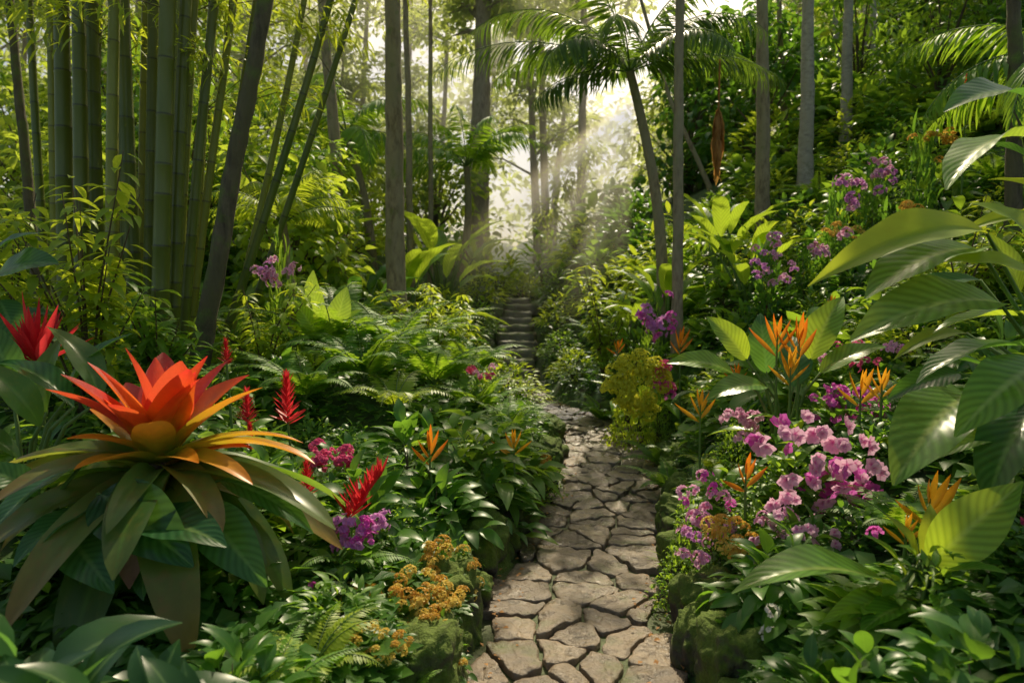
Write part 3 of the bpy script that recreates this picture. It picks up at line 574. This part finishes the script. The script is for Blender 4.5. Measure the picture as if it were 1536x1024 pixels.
def flowering(px,py,d,w,h,mats,n,hs,label,fol='shrub_sm',cat='flowering plant',fs=1.0,group=None,fh=1.,dome=False):
    c=at(px,py,d);w,h=w*d/F/2,h*d/F/2;gz=ter(c[0],c[1]+.05);H=max(c[2]-gz,.08)
    t=thing('flowering_plant',label,cat,(c[0],c[1]+.05,gz),group)
    sx=max(w*1.9,.3)*fs
    for nm,me in PR[fol]: part(nm,me,t,(0,.08,-.04),(0,0,U(0,6.28)),(sx,sx,(H*fh+.04)/.6))
    for k in range(n):
        a=U(0,6.28);r=math.sqrt(U(0,1));x,z=math.cos(a)*r*w,math.sin(a)*r*h
        m=mats[rng.integers(len(mats))]
        y=-.10-.5*w*math.sqrt(max(0,1-r*r))-(.0 if z>0 else .05)
        if dome:
            dd=sph(1,.05)[0];
            if dd[1]>.3: dd[1]*=-1
            x,y,z=dd[0]*w*1.05,dd[1]*w*.9,dd[2]*(H*fh*.9+.04)+.01-H
        part('flower_head',HEAD[m],t,(x,y,max(H+z,.05)),(U(.2,.9),U(-.4,.4),U(0,6) if m[-1]!='L' else U(-.6,.6)),hs*U(.75,1.2))
    return t
flowering(1190,690,3.6,175,120,['pinkL','pinkL','pinkL','magL'],20,.8,'pink orchid-like flower cluster, the largest on the right of the path')
flowering(1250,728,3.7,130,72,['magL','magL','pinkL'],12,.8,'deep magenta flowers right of the large pink cluster')
flowering(1258,606,4.5,110,38,['mag','magL'],13,.8,'bright magenta flowers below the orange heliconias')
flowering(1108,640,4.6,66,50,['pink'],10,.75,'small pale pink flowers left of the magenta cluster')
flowering(1050,755,3.7,90,105,['pink','pink','mag'],20,.55,'pink and magenta flowers at the right path edge')
flowering(1035,815,3.4,48,58,['pur','pink'],8,.45,'lilac flowers trailing lowest at the right path edge')
flowering(1086,800,3.4,80,60,['ora','yel'],20,.95,'amber and yellow flowers amid the pink ones right of the path')
flowering(1150,775,3.4,100,50,['pink','pinkL'],9,.5,'loose pink blossoms below the large pink cluster')
flowering(1205,795,3.2,60,34,['pinkL'],4,.5,'two-tone pink blossoms beneath the magenta flowers','shrub_dk')
flowering(1150,920,2.7,30,40,['whi'],2,.4,'white orchid-like blossom low beside the right path edge','shrub_dk')
flowering(1300,785,3.0,20,20,['mag'],1,.5,'single magenta blossom left of the canna','shrub_dk')
flowering(1530,815,2.8,50,50,['mag','crim'],4,.6,'purple flowers at the right edge above the canna leaves','shrub_dk')
flowering(1265,530,5.0,90,44,['pink','crim'],10,.55,'dusty pink flowers right of the big orange heliconia')
flowering(1330,520,5.2,50,30,['pink'],4,.6,'small dull pink flowers under the long paddle leaves')
flowering(1155,392,8.0,66,74,['pink','pur'],16,.8,'lilac flower spray on the right slope, middle height','shrub_dk')
flowering(1215,375,8.2,40,30,['pink'],6,.8,'small lilac flowers beside the spray on the right slope','shrub_dk')
flowering(1265,290,8.6,50,60,['pink','pur'],11,.9,'lilac flower spray high on the right slope, left of two','shrub_dk')
flowering(1318,265,8.8,50,50,['pink','pur'],9,.9,'lilac flower spray high on the right slope, right of two','shrub_dk')
flowering(1255,350,8.2,60,30,['ora','yel','pink'],9,1.2,'mixed orange and pink flowers halfway up the right slope','shrub_dk')
flowering(1390,215,8.2,60,60,['ora'],8,1.3,'scattered orange flowers near the top of the right slope','shrub_dk')
flowering(1350,330,7.2,60,40,['ora'],6,1.2,'orange-leaved sprigs on the right slope below the lilac sprays','shrub_dk')
flowering(982,470,8.2,52,80,['mag','pur'],15,.95,'purple bougainvillea draped beside the slim palm trunk')
flowering(992,570,7.2,45,50,['crim','mag'],9,.85,'crimson flowers right of the yellow bush')
flowering(952,575,7.2,88,94,['yelg'],74,1.6,'round yellow flowering bush beside the far curve of the path','shrub_ls',fs=.95)
flowering(418,408,7.0,70,40,['pink','pink','pur'],12,.75,'pink flowers near the foot of the leaning trunk','shrub_md')
flowering(722,556,7.2,50,18,['crim','pink'],6,.7,'pink flowers in the shade left of the stone steps')
flowering(545,790,3.3,80,48,['pur','mag'],12,.62,'violet flowers right below the bromeliad leaves')
flowering(510,678,4.0,90,36,['crim'],14,.55,'crimson flowers to the right of the bromeliad')
flowering(590,770,3.5,36,20,['pur'],3,.45,'small purple flowers right of the violet cluster')
flowering(605,895,3.0,175,66,['yel','yel','ora'],44,.78,'yellow and amber lantana mound at the left edge of the path','shrub_dk',fs=1.05,fh=1.,dome=True)
flowering(665,828,3.35,105,52,['yel','ora','ora'],26,.82,'amber lantana heads atop the left path bank','shrub_dk',fs=1.05,fh=1.,dome=True)
flowering(550,965,2.5,120,80,['yel','yel','ora'],22,.56,'pale yellow lantana low at the bottom of the left bank','shrub_dk',fs=1.1,fh=1.,dome=True)
flowering(640,945,2.75,105,72,['yel','ora'],24,.66,'amber lantana trailing over the mossy boulder','shrub_dk',fs=1.1,fh=1.,dome=True)
flowering(480,860,3.0,16,16,['mag'],1,.35,'lone magenta bud above the foreground fern','shrub_dk')
flowering(820,690,5.4,30,30,['ora'],4,.9,'tiny amber flowers left of the path bend')
def bloom(px,py,d,hpx,mat,kind,label,name,cat,lv='big',nl=3,group=None):
    c=at(px,py+hpx*.5,d);g_=ter(c[0],c[1]);h=c[2]-g_;S=hpx*d/F
    t=thing(name,label,cat,(c[0],c[1],g_),group)
    s=LM();s.tube(np.array([[.03,.03,-.03],[.01,.02,h*.5],[0,0,h],[0,0,h+S*.5]]),[.011,.009,.007,.003],6);part('stem',s.mesh('flower_stem',M['stem']),t)
    f=LM()
    if kind=='hel':
        n=6;tw=U(-.6,.6);tl=U(-.35,.35)
        for k in range(n):
            sg=1 if k%2 else -1;q=k/(n-1);a=(1.15-1.0*q)*U(.8,1.15)
            D=np.array([sg*math.sin(a)*math.cos(tw)+tl*.5,sg*math.sin(a)*math.sin(tw),math.cos(a)])
            f.leaves(T_br,np.array([0,0,h+S*.42*q]),D,np.array([-D[0],-D[1],.3])+np.array([0,-.5,0]),S*(.9-.25*q)*U(.8,1.1),1.1)
    elif kind in('torch','plume'):
        n=60;q=np.linspace(0,1,n);a=np.arange(n)*2.399;ln=.55 if kind=='plume' else 0
        D=np.stack([np.cos(a)+ln*.5,np.sin(a),.35+q*1.3+ln*.5],-1)+U(-.15,.15,(n,3))
        f.leaves(T_bs,np.stack([ln*S*q,0*q,h+S*(.8-.2*ln)*q],-1),D,np.stack([-np.cos(a),-np.sin(a),0*a+.5],-1),S*((.36 if not ln else .46)-.17*q)*U(.8,1.15,n),1.1 if not ln else .8)
    else:
        n=30;a=np.arange(n)*2.399;e=U(.25,1.35,n);D=np.stack([np.cos(a)*np.cos(e),np.sin(a)*np.cos(e),np.sin(e)],-1)
        f.leaves(T_bs,np.tile([0,0,h],(n,1))+D*.02,D,Z3-D*.5,S*U(.6,1.05,n),.6)
    part('flower',f.mesh(name+'_bracts',M[mat]),t)
    if nl:
        lf=LM()
        for k in range(nl):
            az=U(0,6.28);el=U(.5,1.1);D=np.array([math.cos(az)*math.cos(el),math.sin(az)*math.cos(el),math.sin(el)])
            lf.leaves(T_pad,np.array([0,0,h*U(.05,.3)]),D,Z3,min(max(h*.7,.18),.4)*U(.8,1.2),1.1)
        part('foliage',lf.mesh(name+'_leaves',M[lv]),t)
for a in [(1165,502,4.4,68,'hel','left bloom of the big pair of orange heliconias'),(1198,508,4.4,70,'hel','right bloom of the big pair of orange heliconias'),(1185,550,4.2,58,'hely','yellow-orange heliconia just below the big pair'),
 (1290,580,4.0,62,'hely','orange heliconia beside the magenta flowers'),(1322,574,3.9,54,'hely','second orange heliconia beside the magenta flowers, on the right'),(1050,605,4.6,58,'hely','yellow-orange heliconia above the right path edge'),(1393,745,2.9,92,'hely','tall yellow-orange heliconia above the canna'),
 (645,668,4.1,62,'hel','orange heliconia left of the path in the leafy clump'),(771,662,4.5,48,'hely','small yellow-orange heliconia close to the left path edge'),(1020,512,7.0,42,'hel','small orange heliconia near the foot of the slim trunk'),(926,520,8.0,26,'hel','tiny orange heliconia above the yellow bush'),
 (1118,705,3.5,64,'hel','orange heliconia half hidden behind the pink flower cluster'),(1358,790,2.7,55,'hely','short yellow bud spike in the middle of the canna'),(1105,560,5.4,34,'hel','small orange heliconia left of the big pair'),(1245,455,6.2,30,'hel','small orange heliconia up the bank right of the big pair')]:
    bloom(*a[:4],a[4],'hel',a[5],'heliconia','heliconia')
for a in [(432,592,4.2,90,'torch','tall red ginger spike right of the bromeliad'),(340,525,4.6,44,'torch','small red ginger spike behind the bromeliad'),(461,712,3.4,60,'torch','short red ginger spike under the crimson flowers'),(372,605,3.9,60,'torch','red ginger spike just right of the bromeliad rosette'),(376,650,3.7,50,'torch','lower red ginger spike touching the bromeliad rosette'),(1450,125,8,28,'torch','small red flower near the top right of the slope'),(520,728,3.3,100,'plume','feathery red plume leaning right, left of the violet flowers')]:
    bloom(*a[:4],'red',a[4],a[5],'red_ginger','red ginger','md',3)
bloom(55,495,3.9,100,'red','star','crimson star-shaped bromeliad at the left edge','red_bromeliad','bromeliad','bigd',3)
# ================================================================ HERO FERNS AND SHRUBS
pts=[]
def pl(proto,name,label,cat,px,d,s,dz=0,keep=1.):
    x=(px-768)/F*d;pts.append((x,d,s*keep));place(proto,name,label,cat,(x,d,ter(x,d)-.03+dz),None,None,s)
for px,d,s,pr,lab in [(455,2.35,.45,'fern_b','foreground fern with pale green fronds at the bottom left'),(380,2.1,.36,'fern_a','darker foreground fern left of the pale green fern'),(500,7.0,1.2,'fern_a','large arching fern below the silvery calathea'),(585,7.2,1.3,'fern_a','large fern in the middle of the left bank'),(545,6.2,1.05,'fern_a','drooping fern at the front of the left fern bank'),(650,6.6,1.0,'fern_a','fern on the left bank closest to the path'),
 (685,5.3,.7,'fern_b','sunlit pale fern above the leafy clump left of the path'),(590,5.6,.8,'fern_b','sunlit pale fern at the foot of the left fern bank'),(1010,5.6,.5,'fern_a','small fern at the right path edge'),(1000,6.5,.55,'fern_c','fern on the right path edge near the curve'),(500,9.0,1.4,'fern_c','tall fern in the shade behind the fern bank'),(455,5.6,.8,'fern_a','fern behind the red ginger'),(910,8.8,.7,'fern_a','fern below the yellow bush beside the far path'),(1080,4.9,.45,'fern_b','little fern under the small pale pink flowers'),(705,8.0,1.0,'fern_a','fern on the left bank where the path bends away'),(620,8.6,1.3,'fern_a','fern in the shade at the foot of the lone straight trunk')]:
    pl(pr,'fern',lab,'fern',px,d,s,.28 if 5.5<d<9.5 and px<720 else .05,1.4)
for px,d,s,pr,lab in [(1000,9.5,1.3,'paddle_b','sunlit paddle-leaved plant behind the slim trunk'),(1080,10,1.5,'paddle_b','bright paddle-leaved plant left of the brown slope trunk'),(945,10,1.0,'paddle_b','sunlit paddle-leaved plant at the foot of the palm'),(1120,9,1.2,'paddle_a','green paddle-leaved plant under the brown slope trunk'),(965,7.9,.8,'paddle_a','green paddle plant between the palm and the path'),
 (600,12,1.9,'paddle_a','large banana-like plant behind the lone straight trunk'),(665,14,2.0,'paddle_a','large banana-like plant left of the sunbeams'),(530,11,1.7,'paddle_c','dark banana-like plant behind the calathea'),(715,16.5,1.2,'paddle_b','sunlit banana-like plant left of the top of the steps'),(450,12,2.0,'paddle_a','banana-like plant behind the small bright palm'),(640,10.4,1.0,'paddle_c','dark paddle plant right of the lone trunk')]:
    pl(pr,'paddle_leaved_plant',lab,'leafy plant',px,d,s,0,.5)
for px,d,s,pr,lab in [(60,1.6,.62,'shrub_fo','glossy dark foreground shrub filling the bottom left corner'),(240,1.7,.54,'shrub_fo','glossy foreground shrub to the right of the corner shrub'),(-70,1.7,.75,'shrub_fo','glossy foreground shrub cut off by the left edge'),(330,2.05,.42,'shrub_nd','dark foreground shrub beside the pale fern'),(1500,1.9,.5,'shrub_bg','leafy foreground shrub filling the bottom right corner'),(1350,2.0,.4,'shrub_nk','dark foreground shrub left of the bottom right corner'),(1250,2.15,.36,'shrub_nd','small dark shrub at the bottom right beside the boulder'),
 (1180,2.9,.42,'shrub_nk','dark shrub below the lilac blossoms'),(700,4.7,.70,'shrub_nm','leafy clump left of the path around the orange heliconia'),(610,4.5,.64,'shrub_nd','leafy clump below the orange heliconia'),(755,5.2,.60,'shrub_nm','leafy clump overhanging the left path edge'),(735,4.5,.5,'shrub_nd','dark shrub overhanging the dark rock left of the path'),(650,4.0,.5,'shrub_nk','broad-leaved shrub in front of the leafy clump'),
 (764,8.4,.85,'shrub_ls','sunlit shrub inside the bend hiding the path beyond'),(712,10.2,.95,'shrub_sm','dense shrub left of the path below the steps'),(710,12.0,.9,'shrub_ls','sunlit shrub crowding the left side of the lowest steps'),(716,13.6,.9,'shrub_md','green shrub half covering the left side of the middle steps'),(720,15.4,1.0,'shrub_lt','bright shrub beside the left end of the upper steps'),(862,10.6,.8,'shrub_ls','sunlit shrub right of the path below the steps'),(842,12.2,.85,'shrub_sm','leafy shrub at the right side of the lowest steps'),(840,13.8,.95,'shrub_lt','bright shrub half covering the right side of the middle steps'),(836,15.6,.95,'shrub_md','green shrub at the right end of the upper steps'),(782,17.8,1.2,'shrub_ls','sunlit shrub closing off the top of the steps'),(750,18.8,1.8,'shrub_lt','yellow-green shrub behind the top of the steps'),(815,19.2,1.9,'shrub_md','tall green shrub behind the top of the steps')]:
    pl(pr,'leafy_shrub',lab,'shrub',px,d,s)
# ================================================================ FILLER
SH=('leafy_shrub','shrub')
KIND={'shrub_dk':('dark broad-leaved shrub',)+SH,'shrub_md':('green slender-leaved shrub',)+SH,'shrub_sm':('dense small-leaved shrub',)+SH,'shrub_ds':('dark small-leaved shrub',)+SH,'shrub_lt':('yellow-green sunlit shrub',)+SH,'shrub_ls':('small-leaved yellow-green shrub',)+SH,'shrub_fl':('feathery green shrub',)+SH,'shrub_bg':('glossy large-leaved shrub',)+SH,'shrub_bl':('green large-leaved shrub',)+SH,
 'shrub_nk':('low oval-leaved plant',)+SH,'shrub_nm':('low drooping-leaved plant',)+SH,'shrub_nd':('low dark long-leaved plant',)+SH,
 'fern_a':('arching green fern','fern','fern'),'fern_c':('broad green fern','fern','fern'),'fern_b':('pale green fern','fern','fern')}
def fill(n,ylo,yhi,slo,shi,smin,smax,kinds,zone,mind=.55,edge=.62,eo=.5):
    c=0;tr=0
    while c<n and tr<n*30:
        tr+=1;y=U(ylo,yhi);s=U(slo,shi);sc=U(smin,smax);x=xc(y)+s
        if abs(x)/y>.80: continue
        if abs(s)<edge+eo*sc: continue
        if any((x-a)**2+(y-b)**2<(mind*.5*(sc+r))**2 for a,b,r in pts): continue
        pts.append((x,y,sc));k=kinds[rng.integers(len(kinds))];lab,nm,cat=KIND[k]
        place(k,nm,f'{lab} {zone}',cat,(x,y,ter(x,y)-.04),f'{lab}s {zone}',None,(sc,sc,sc*U(.8,1.15)) if not k.startswith('fern') else sc);c+=1
KN=['shrub_nk','shrub_nm','shrub_nd','shrub_dk','shrub_md','fern_a','shrub_nm']
K1=['shrub_dk','shrub_md','shrub_nk','shrub_nm','shrub_fl','shrub_bl','shrub_nd']
fill(36,2.2,10,-.95,-.60,.16,.28,['shrub_dk','shrub_ds','fern_a','shrub_md'],'spilling over the left path edge',.5,.58,.22)
fill(36,2.2,10,.60,.95,.16,.28,['shrub_dk','shrub_ds','fern_a','shrub_md'],'spilling over the right path edge',.5,.58,.22)
fill(34,2.5,5.2,-3.4,-.8,.34,.58,KN,'low on the near left bank');fill(32,2.4,5.2,.85,3.4,.32,.54,KN,'at the foot of the near right bank')
fill(60,5,9.5,-5.5,-.8,.5,.95,K1+['fern_a','fern_a','fern_c','shrub_lt','fern_b','fern_a'],'on the left bank between the path and the bamboo')
fill(74,5,9.5,.9,5.8,.5,.95,K1+['fern_a','shrub_bg','shrub_lt','shrub_bl','fern_c','shrub_lt'],'on the right slope above the path')
fill(38,9.5,14,-8,-.9,.9,1.5,['shrub_md','shrub_bl','fern_a','shrub_lt','fern_c','shrub_dk','shrub_ls'],'in the shade behind the bamboo and fern bank')
fill(42,9.5,14.5,.9,9,.9,1.5,['shrub_md','shrub_dk','shrub_bl','shrub_lt','shrub_dk','fern_a','shrub_lt'],'high on the right slope under the trunks')
fill(24,14.5,20,-9,9,1.4,2.3,['shrub_md','shrub_lt','shrub_bl','shrub_fl','fern_b','shrub_dk'],'in the hazy hollow behind the steps')
def tall(n,xl,xh,yl,yh,sl,sh,kinds,lab,mind=1.1):
    c=0;tr=0;q=[]
    while c<n and tr<n*40:
        tr+=1;y=U(yl,yh);x=U(xl,xh)
        if abs(x)/y>.82 or (abs(x-xc(y))<1.6 and y<20): continue
        if any((x-a)**2+(y-b)**2<mind**2 for a,b in q): continue
        q.append((x,y));place(kinds[rng.integers(len(kinds))],'tall_shrub',lab,'tall shrub',(x,y,ter(x,y)-.1),lab,None,U(sl,sh));c+=1
tall(18,-14,-3.5,10.5,19,.75,1.2,['tall_c','tall_b','tall_c'],'tall leafy thicket shrub behind the bamboo')
tall(16,4.5,16,15.2,21,.75,1.15,['tall_a','tall_c','tall_b'],'tall leafy thicket shrub behind the trunks of the right slope')
tall(6,7.5,12,10.5,14,.6,.85,['tall_a','tall_b'],'tall leafy shrub at the far right of the slope')
tall(18,-13,16,20,32,.9,1.4,['tall_d','tall_c','tall_d'],'hazy tall shrub in the distant forest understorey',1.9)
def trees(n,xl,xh,yl,yh,kinds,lab,mind,sl=.8,sh=1.2,gap=0):
    c=0;tr=0;q=[]
    while c<n and tr<n*40:
        tr+=1;y=U(yl,yh);x=U(xl,xh)
        if abs(x)/y>.85 or abs(x-.178*y)<gap: continue
        if any((x-a)**2+(y-b)**2<mind**2 for a,b in q): continue
        q.append((x,y));place(kinds[rng.integers(len(kinds))],'forest_tree',lab,'tree',(x,y,ter(x,y)-.1),lab,None,U(sl,sh));c+=1
trees(8,-20,-5,19,28,['tree_a','tree_d','tree_d'],'leafy forest tree in the shade left of the lone straight trunk',2.6,.75,1.)
trees(8,9,22,21,28,['tree_a','tree_b','tree_d'],'leafy forest tree at the top of the right slope',2.6,.75,1.)
trees(17,-22,26,26,42,['tree_c','tree_e','tree_c'],'pale hazy tree in the far forest',3.2,.8,1.15,gap=2.2)
f=LM();cs=[]
for k in range(250):
    x=U(-50,54);y=U(46,60);cs.append(np.array([x,y,ter(x,y)+U(0,1)**.8*(13 if abs(x-.178*y)>4 else 9)]))
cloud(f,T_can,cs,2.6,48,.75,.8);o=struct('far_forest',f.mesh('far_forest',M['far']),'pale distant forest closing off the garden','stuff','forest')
# ground cover
n=22000;y=2.0+U(0,1,n)**1.5*13;sd=np.where(U(0,1,n)<.5,-1,1);s=sd*(.51+U(0,1,n)**1.3*y*.75);x=xc(y)+s
P=np.stack([x,y,np.maximum(ter(x,y),pz(y))+U(.0,.10,n)*sst(.48,.8,np.abs(s))],-1);a=U(0,6.28,n);f=LM()
f.leaves(T_sm,P,np.stack([np.cos(a),np.sin(a),U(-.1,.7,n)],-1),Z3+U(-.4,.4,(n,3)),U(.035,.12,n)*(1+y*.06)*(.35+.65*sst(.5,.8,np.abs(s))))
struct('ground_cover',f.mesh('ground_cover',M['dk']),'low small-leaved creeping greenery carpeting both banks','stuff','ground cover')
n=520;y=2.2+U(0,1,n)*8;s=np.sign(U(-1,1,n))*(.26+U(0,1,n)**.6*.32);x=xc(y)+s;P=np.stack([x,y,np.full(n,.038)],-1);a=U(0,6.28,n);f=LM()
f.leaves(T_sm,P,np.stack([np.cos(a),np.sin(a),U(-.1,.1,n)],-1),Z3+U(-.3,.3,(n,3)),U(.012,.038,n));struct('fallen_leaves',f.mesh('fallen_leaves',M['dry']),'small brown fallen leaves along the path edges','stuff','leaves')
T_gr=tpl('la',.025,5,1.3,.2)
for px_s,y,lab in [(-.58,5.1,'drooping grass tuft over the left path edge'),(-.57,5.9,'thin grass tuft farther up the left path edge'),(.58,4.0,'grass tuft at the right path edge beside the rock')]:
    f=LM();n=70;a=U(0,6.28,n);f.leaves(T_gr,np.stack([U(-.05,.05,n),U(-.05,.05,n),0*a],-1),np.stack([np.cos(a)*.6,np.sin(a)*.6,U(.6,1.2,n)],-1),Z3,U(.14,.3,n))
    o=bpy.data.objects.new('grass_tuft',f.mesh('grass_tuft',M['lt']));C.objects.link(o);x=xc(y)+px_s;o.location=(x,y,ter(x,y));tag(o,lab,'grass tuft')
# ================================================================ MIST, SUNBEAM CONES, LIGHT, CAMERA
EL=math.radians(46);AZ=math.radians(10.5)
# soft-edged sun shaft shaped into a mist cone along local +Z, densest on its axis
q=NT('sunbeam_cone_mist');tc=q.n('ShaderNodeTexCoord');sx=q.n('ShaderNodeSeparateXYZ');q.t.links.new(tc.outputs['Object'],sx.inputs[0])
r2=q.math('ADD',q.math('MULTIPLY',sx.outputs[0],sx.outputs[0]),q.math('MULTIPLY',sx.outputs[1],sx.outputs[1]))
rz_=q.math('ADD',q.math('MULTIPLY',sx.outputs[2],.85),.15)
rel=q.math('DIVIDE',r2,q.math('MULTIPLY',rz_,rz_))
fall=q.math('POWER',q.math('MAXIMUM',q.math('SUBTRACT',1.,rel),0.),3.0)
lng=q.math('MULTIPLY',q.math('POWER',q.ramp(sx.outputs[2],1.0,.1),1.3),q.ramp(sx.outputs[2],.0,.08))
core=q.math('DIVIDE',1.,rz_)  # denser at the narrow end, putting the sun's glow into the cone
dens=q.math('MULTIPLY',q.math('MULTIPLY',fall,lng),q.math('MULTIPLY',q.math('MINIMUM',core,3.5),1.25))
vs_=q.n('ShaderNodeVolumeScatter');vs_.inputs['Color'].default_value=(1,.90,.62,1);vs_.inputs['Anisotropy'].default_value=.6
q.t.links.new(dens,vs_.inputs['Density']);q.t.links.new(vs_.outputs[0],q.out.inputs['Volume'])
for (px,py,r1,lab) in [(655,440,.95,'leftmost mist cone shaped as a sun shaft fanning from the palm crown'),(756,495,.72,'second mist cone shaped as a sun shaft from the left'),(846,510,.74,'bright middle mist cone shaped as a sun shaft'),(916,470,.48,'short right mist cone shaped as a sun shaft beside the palm trunk')]:
    A=at(952,145,13.2);B=at(px,py,12.3);L=float(np.linalg.norm(B-A));tq=np.linspace(0,1,10)  # beam shape aimed by hand from one point, not along the sun
    f=LM();f.tube(np.stack([0*tq,0*tq,tq],-1),(.15+.85*tq)*1.0,18);me=f.mesh('sunbeam_cone',q.m)
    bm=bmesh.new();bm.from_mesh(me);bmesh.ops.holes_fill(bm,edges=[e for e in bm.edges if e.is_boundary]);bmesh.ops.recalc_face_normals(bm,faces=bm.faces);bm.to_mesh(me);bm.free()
    o=struct('sunbeam_cone',me,lab,'stuff','sunbeam_cone');o.location=A;o.scale=(r1,r1,L);o.rotation_mode='QUATERNION';o.rotation_quaternion=Vector(B-A).to_track_quat('Z','Y')
def volmat(name,dens,g,col):
    q=NT(name);v=q.n('ShaderNodeVolumeScatter');v.inputs['Color'].default_value=(*col,1);v.inputs['Density'].default_value=dens;v.inputs['Anisotropy'].default_value=g
    q.t.links.new(v.outputs[0],q.out.inputs['Volume']);return q.m
me=bpy.data.meshes.new('mist');bm=bmesh.new();bmesh.ops.create_cube(bm,size=1)
for v_ in bm.verts: v_.co=Vector((v_.co.x*52+2,v_.co.y*25+32.3,v_.co.z*20+9))
bm.to_mesh(me);bm.free();me.materials.append(volmat('mist_air',.030,.6,(1,.94,.74)))
struct('mist',me,'pale sunlit mist hanging among the distant trees','stuff','mist')
w=bpy.data.worlds.new("World");bpy.context.scene.world=w;w.use_nodes=True;nt=w.node_tree
sk=nt.nodes.new('ShaderNodeTexSky');sk.sky_type='NISHITA';sk.sun_disc=False;sk.sun_elevation=EL;sk.sun_rotation=AZ;sk.dust_density=3.;sk.ozone_density=.6
mx=nt.nodes.new('ShaderNodeMixRGB');mx.blend_type='MULTIPLY';mx.inputs[0].default_value=1;mx.inputs[2].default_value=(1.08,1.,.81,1)
bg=nt.nodes['Background'];nt.links.new(sk.outputs[0],mx.inputs[1]);nt.links.new(mx.outputs[0],bg.inputs[0]);bg.inputs[1].default_value=.15
sl=bpy.data.lights.new('sun','SUN');sl.energy=5;sl.angle=math.radians(.5);sl.color=(1,.86,.6)
so=bpy.data.objects.new('sun',sl);C.objects.link(so)
dv=Vector((math.sin(AZ)*math.cos(EL),math.cos(AZ)*math.cos(EL),math.sin(EL)));so.rotation_euler=(-dv).to_track_quat('-Z','Y').to_euler();so.location=dv*60
cam=bpy.data.cameras.new('camera');cam.lens=24;cam.sensor_width=36;cam.clip_end=1000;cam.clip_start=.05
cam.dof.use_dof=True;cam.dof.focus_distance=4.2;cam.dof.aperture_fstop=2.0
co=bpy.data.objects.new('camera',cam);C.objects.link(co);co.location=(0,0,CZ);co.rotation_euler=(math.pi/2-PITCH,0,0)
bpy.context.scene.camera=co
bpy.context.scene.view_settings.view_transform='Standard'
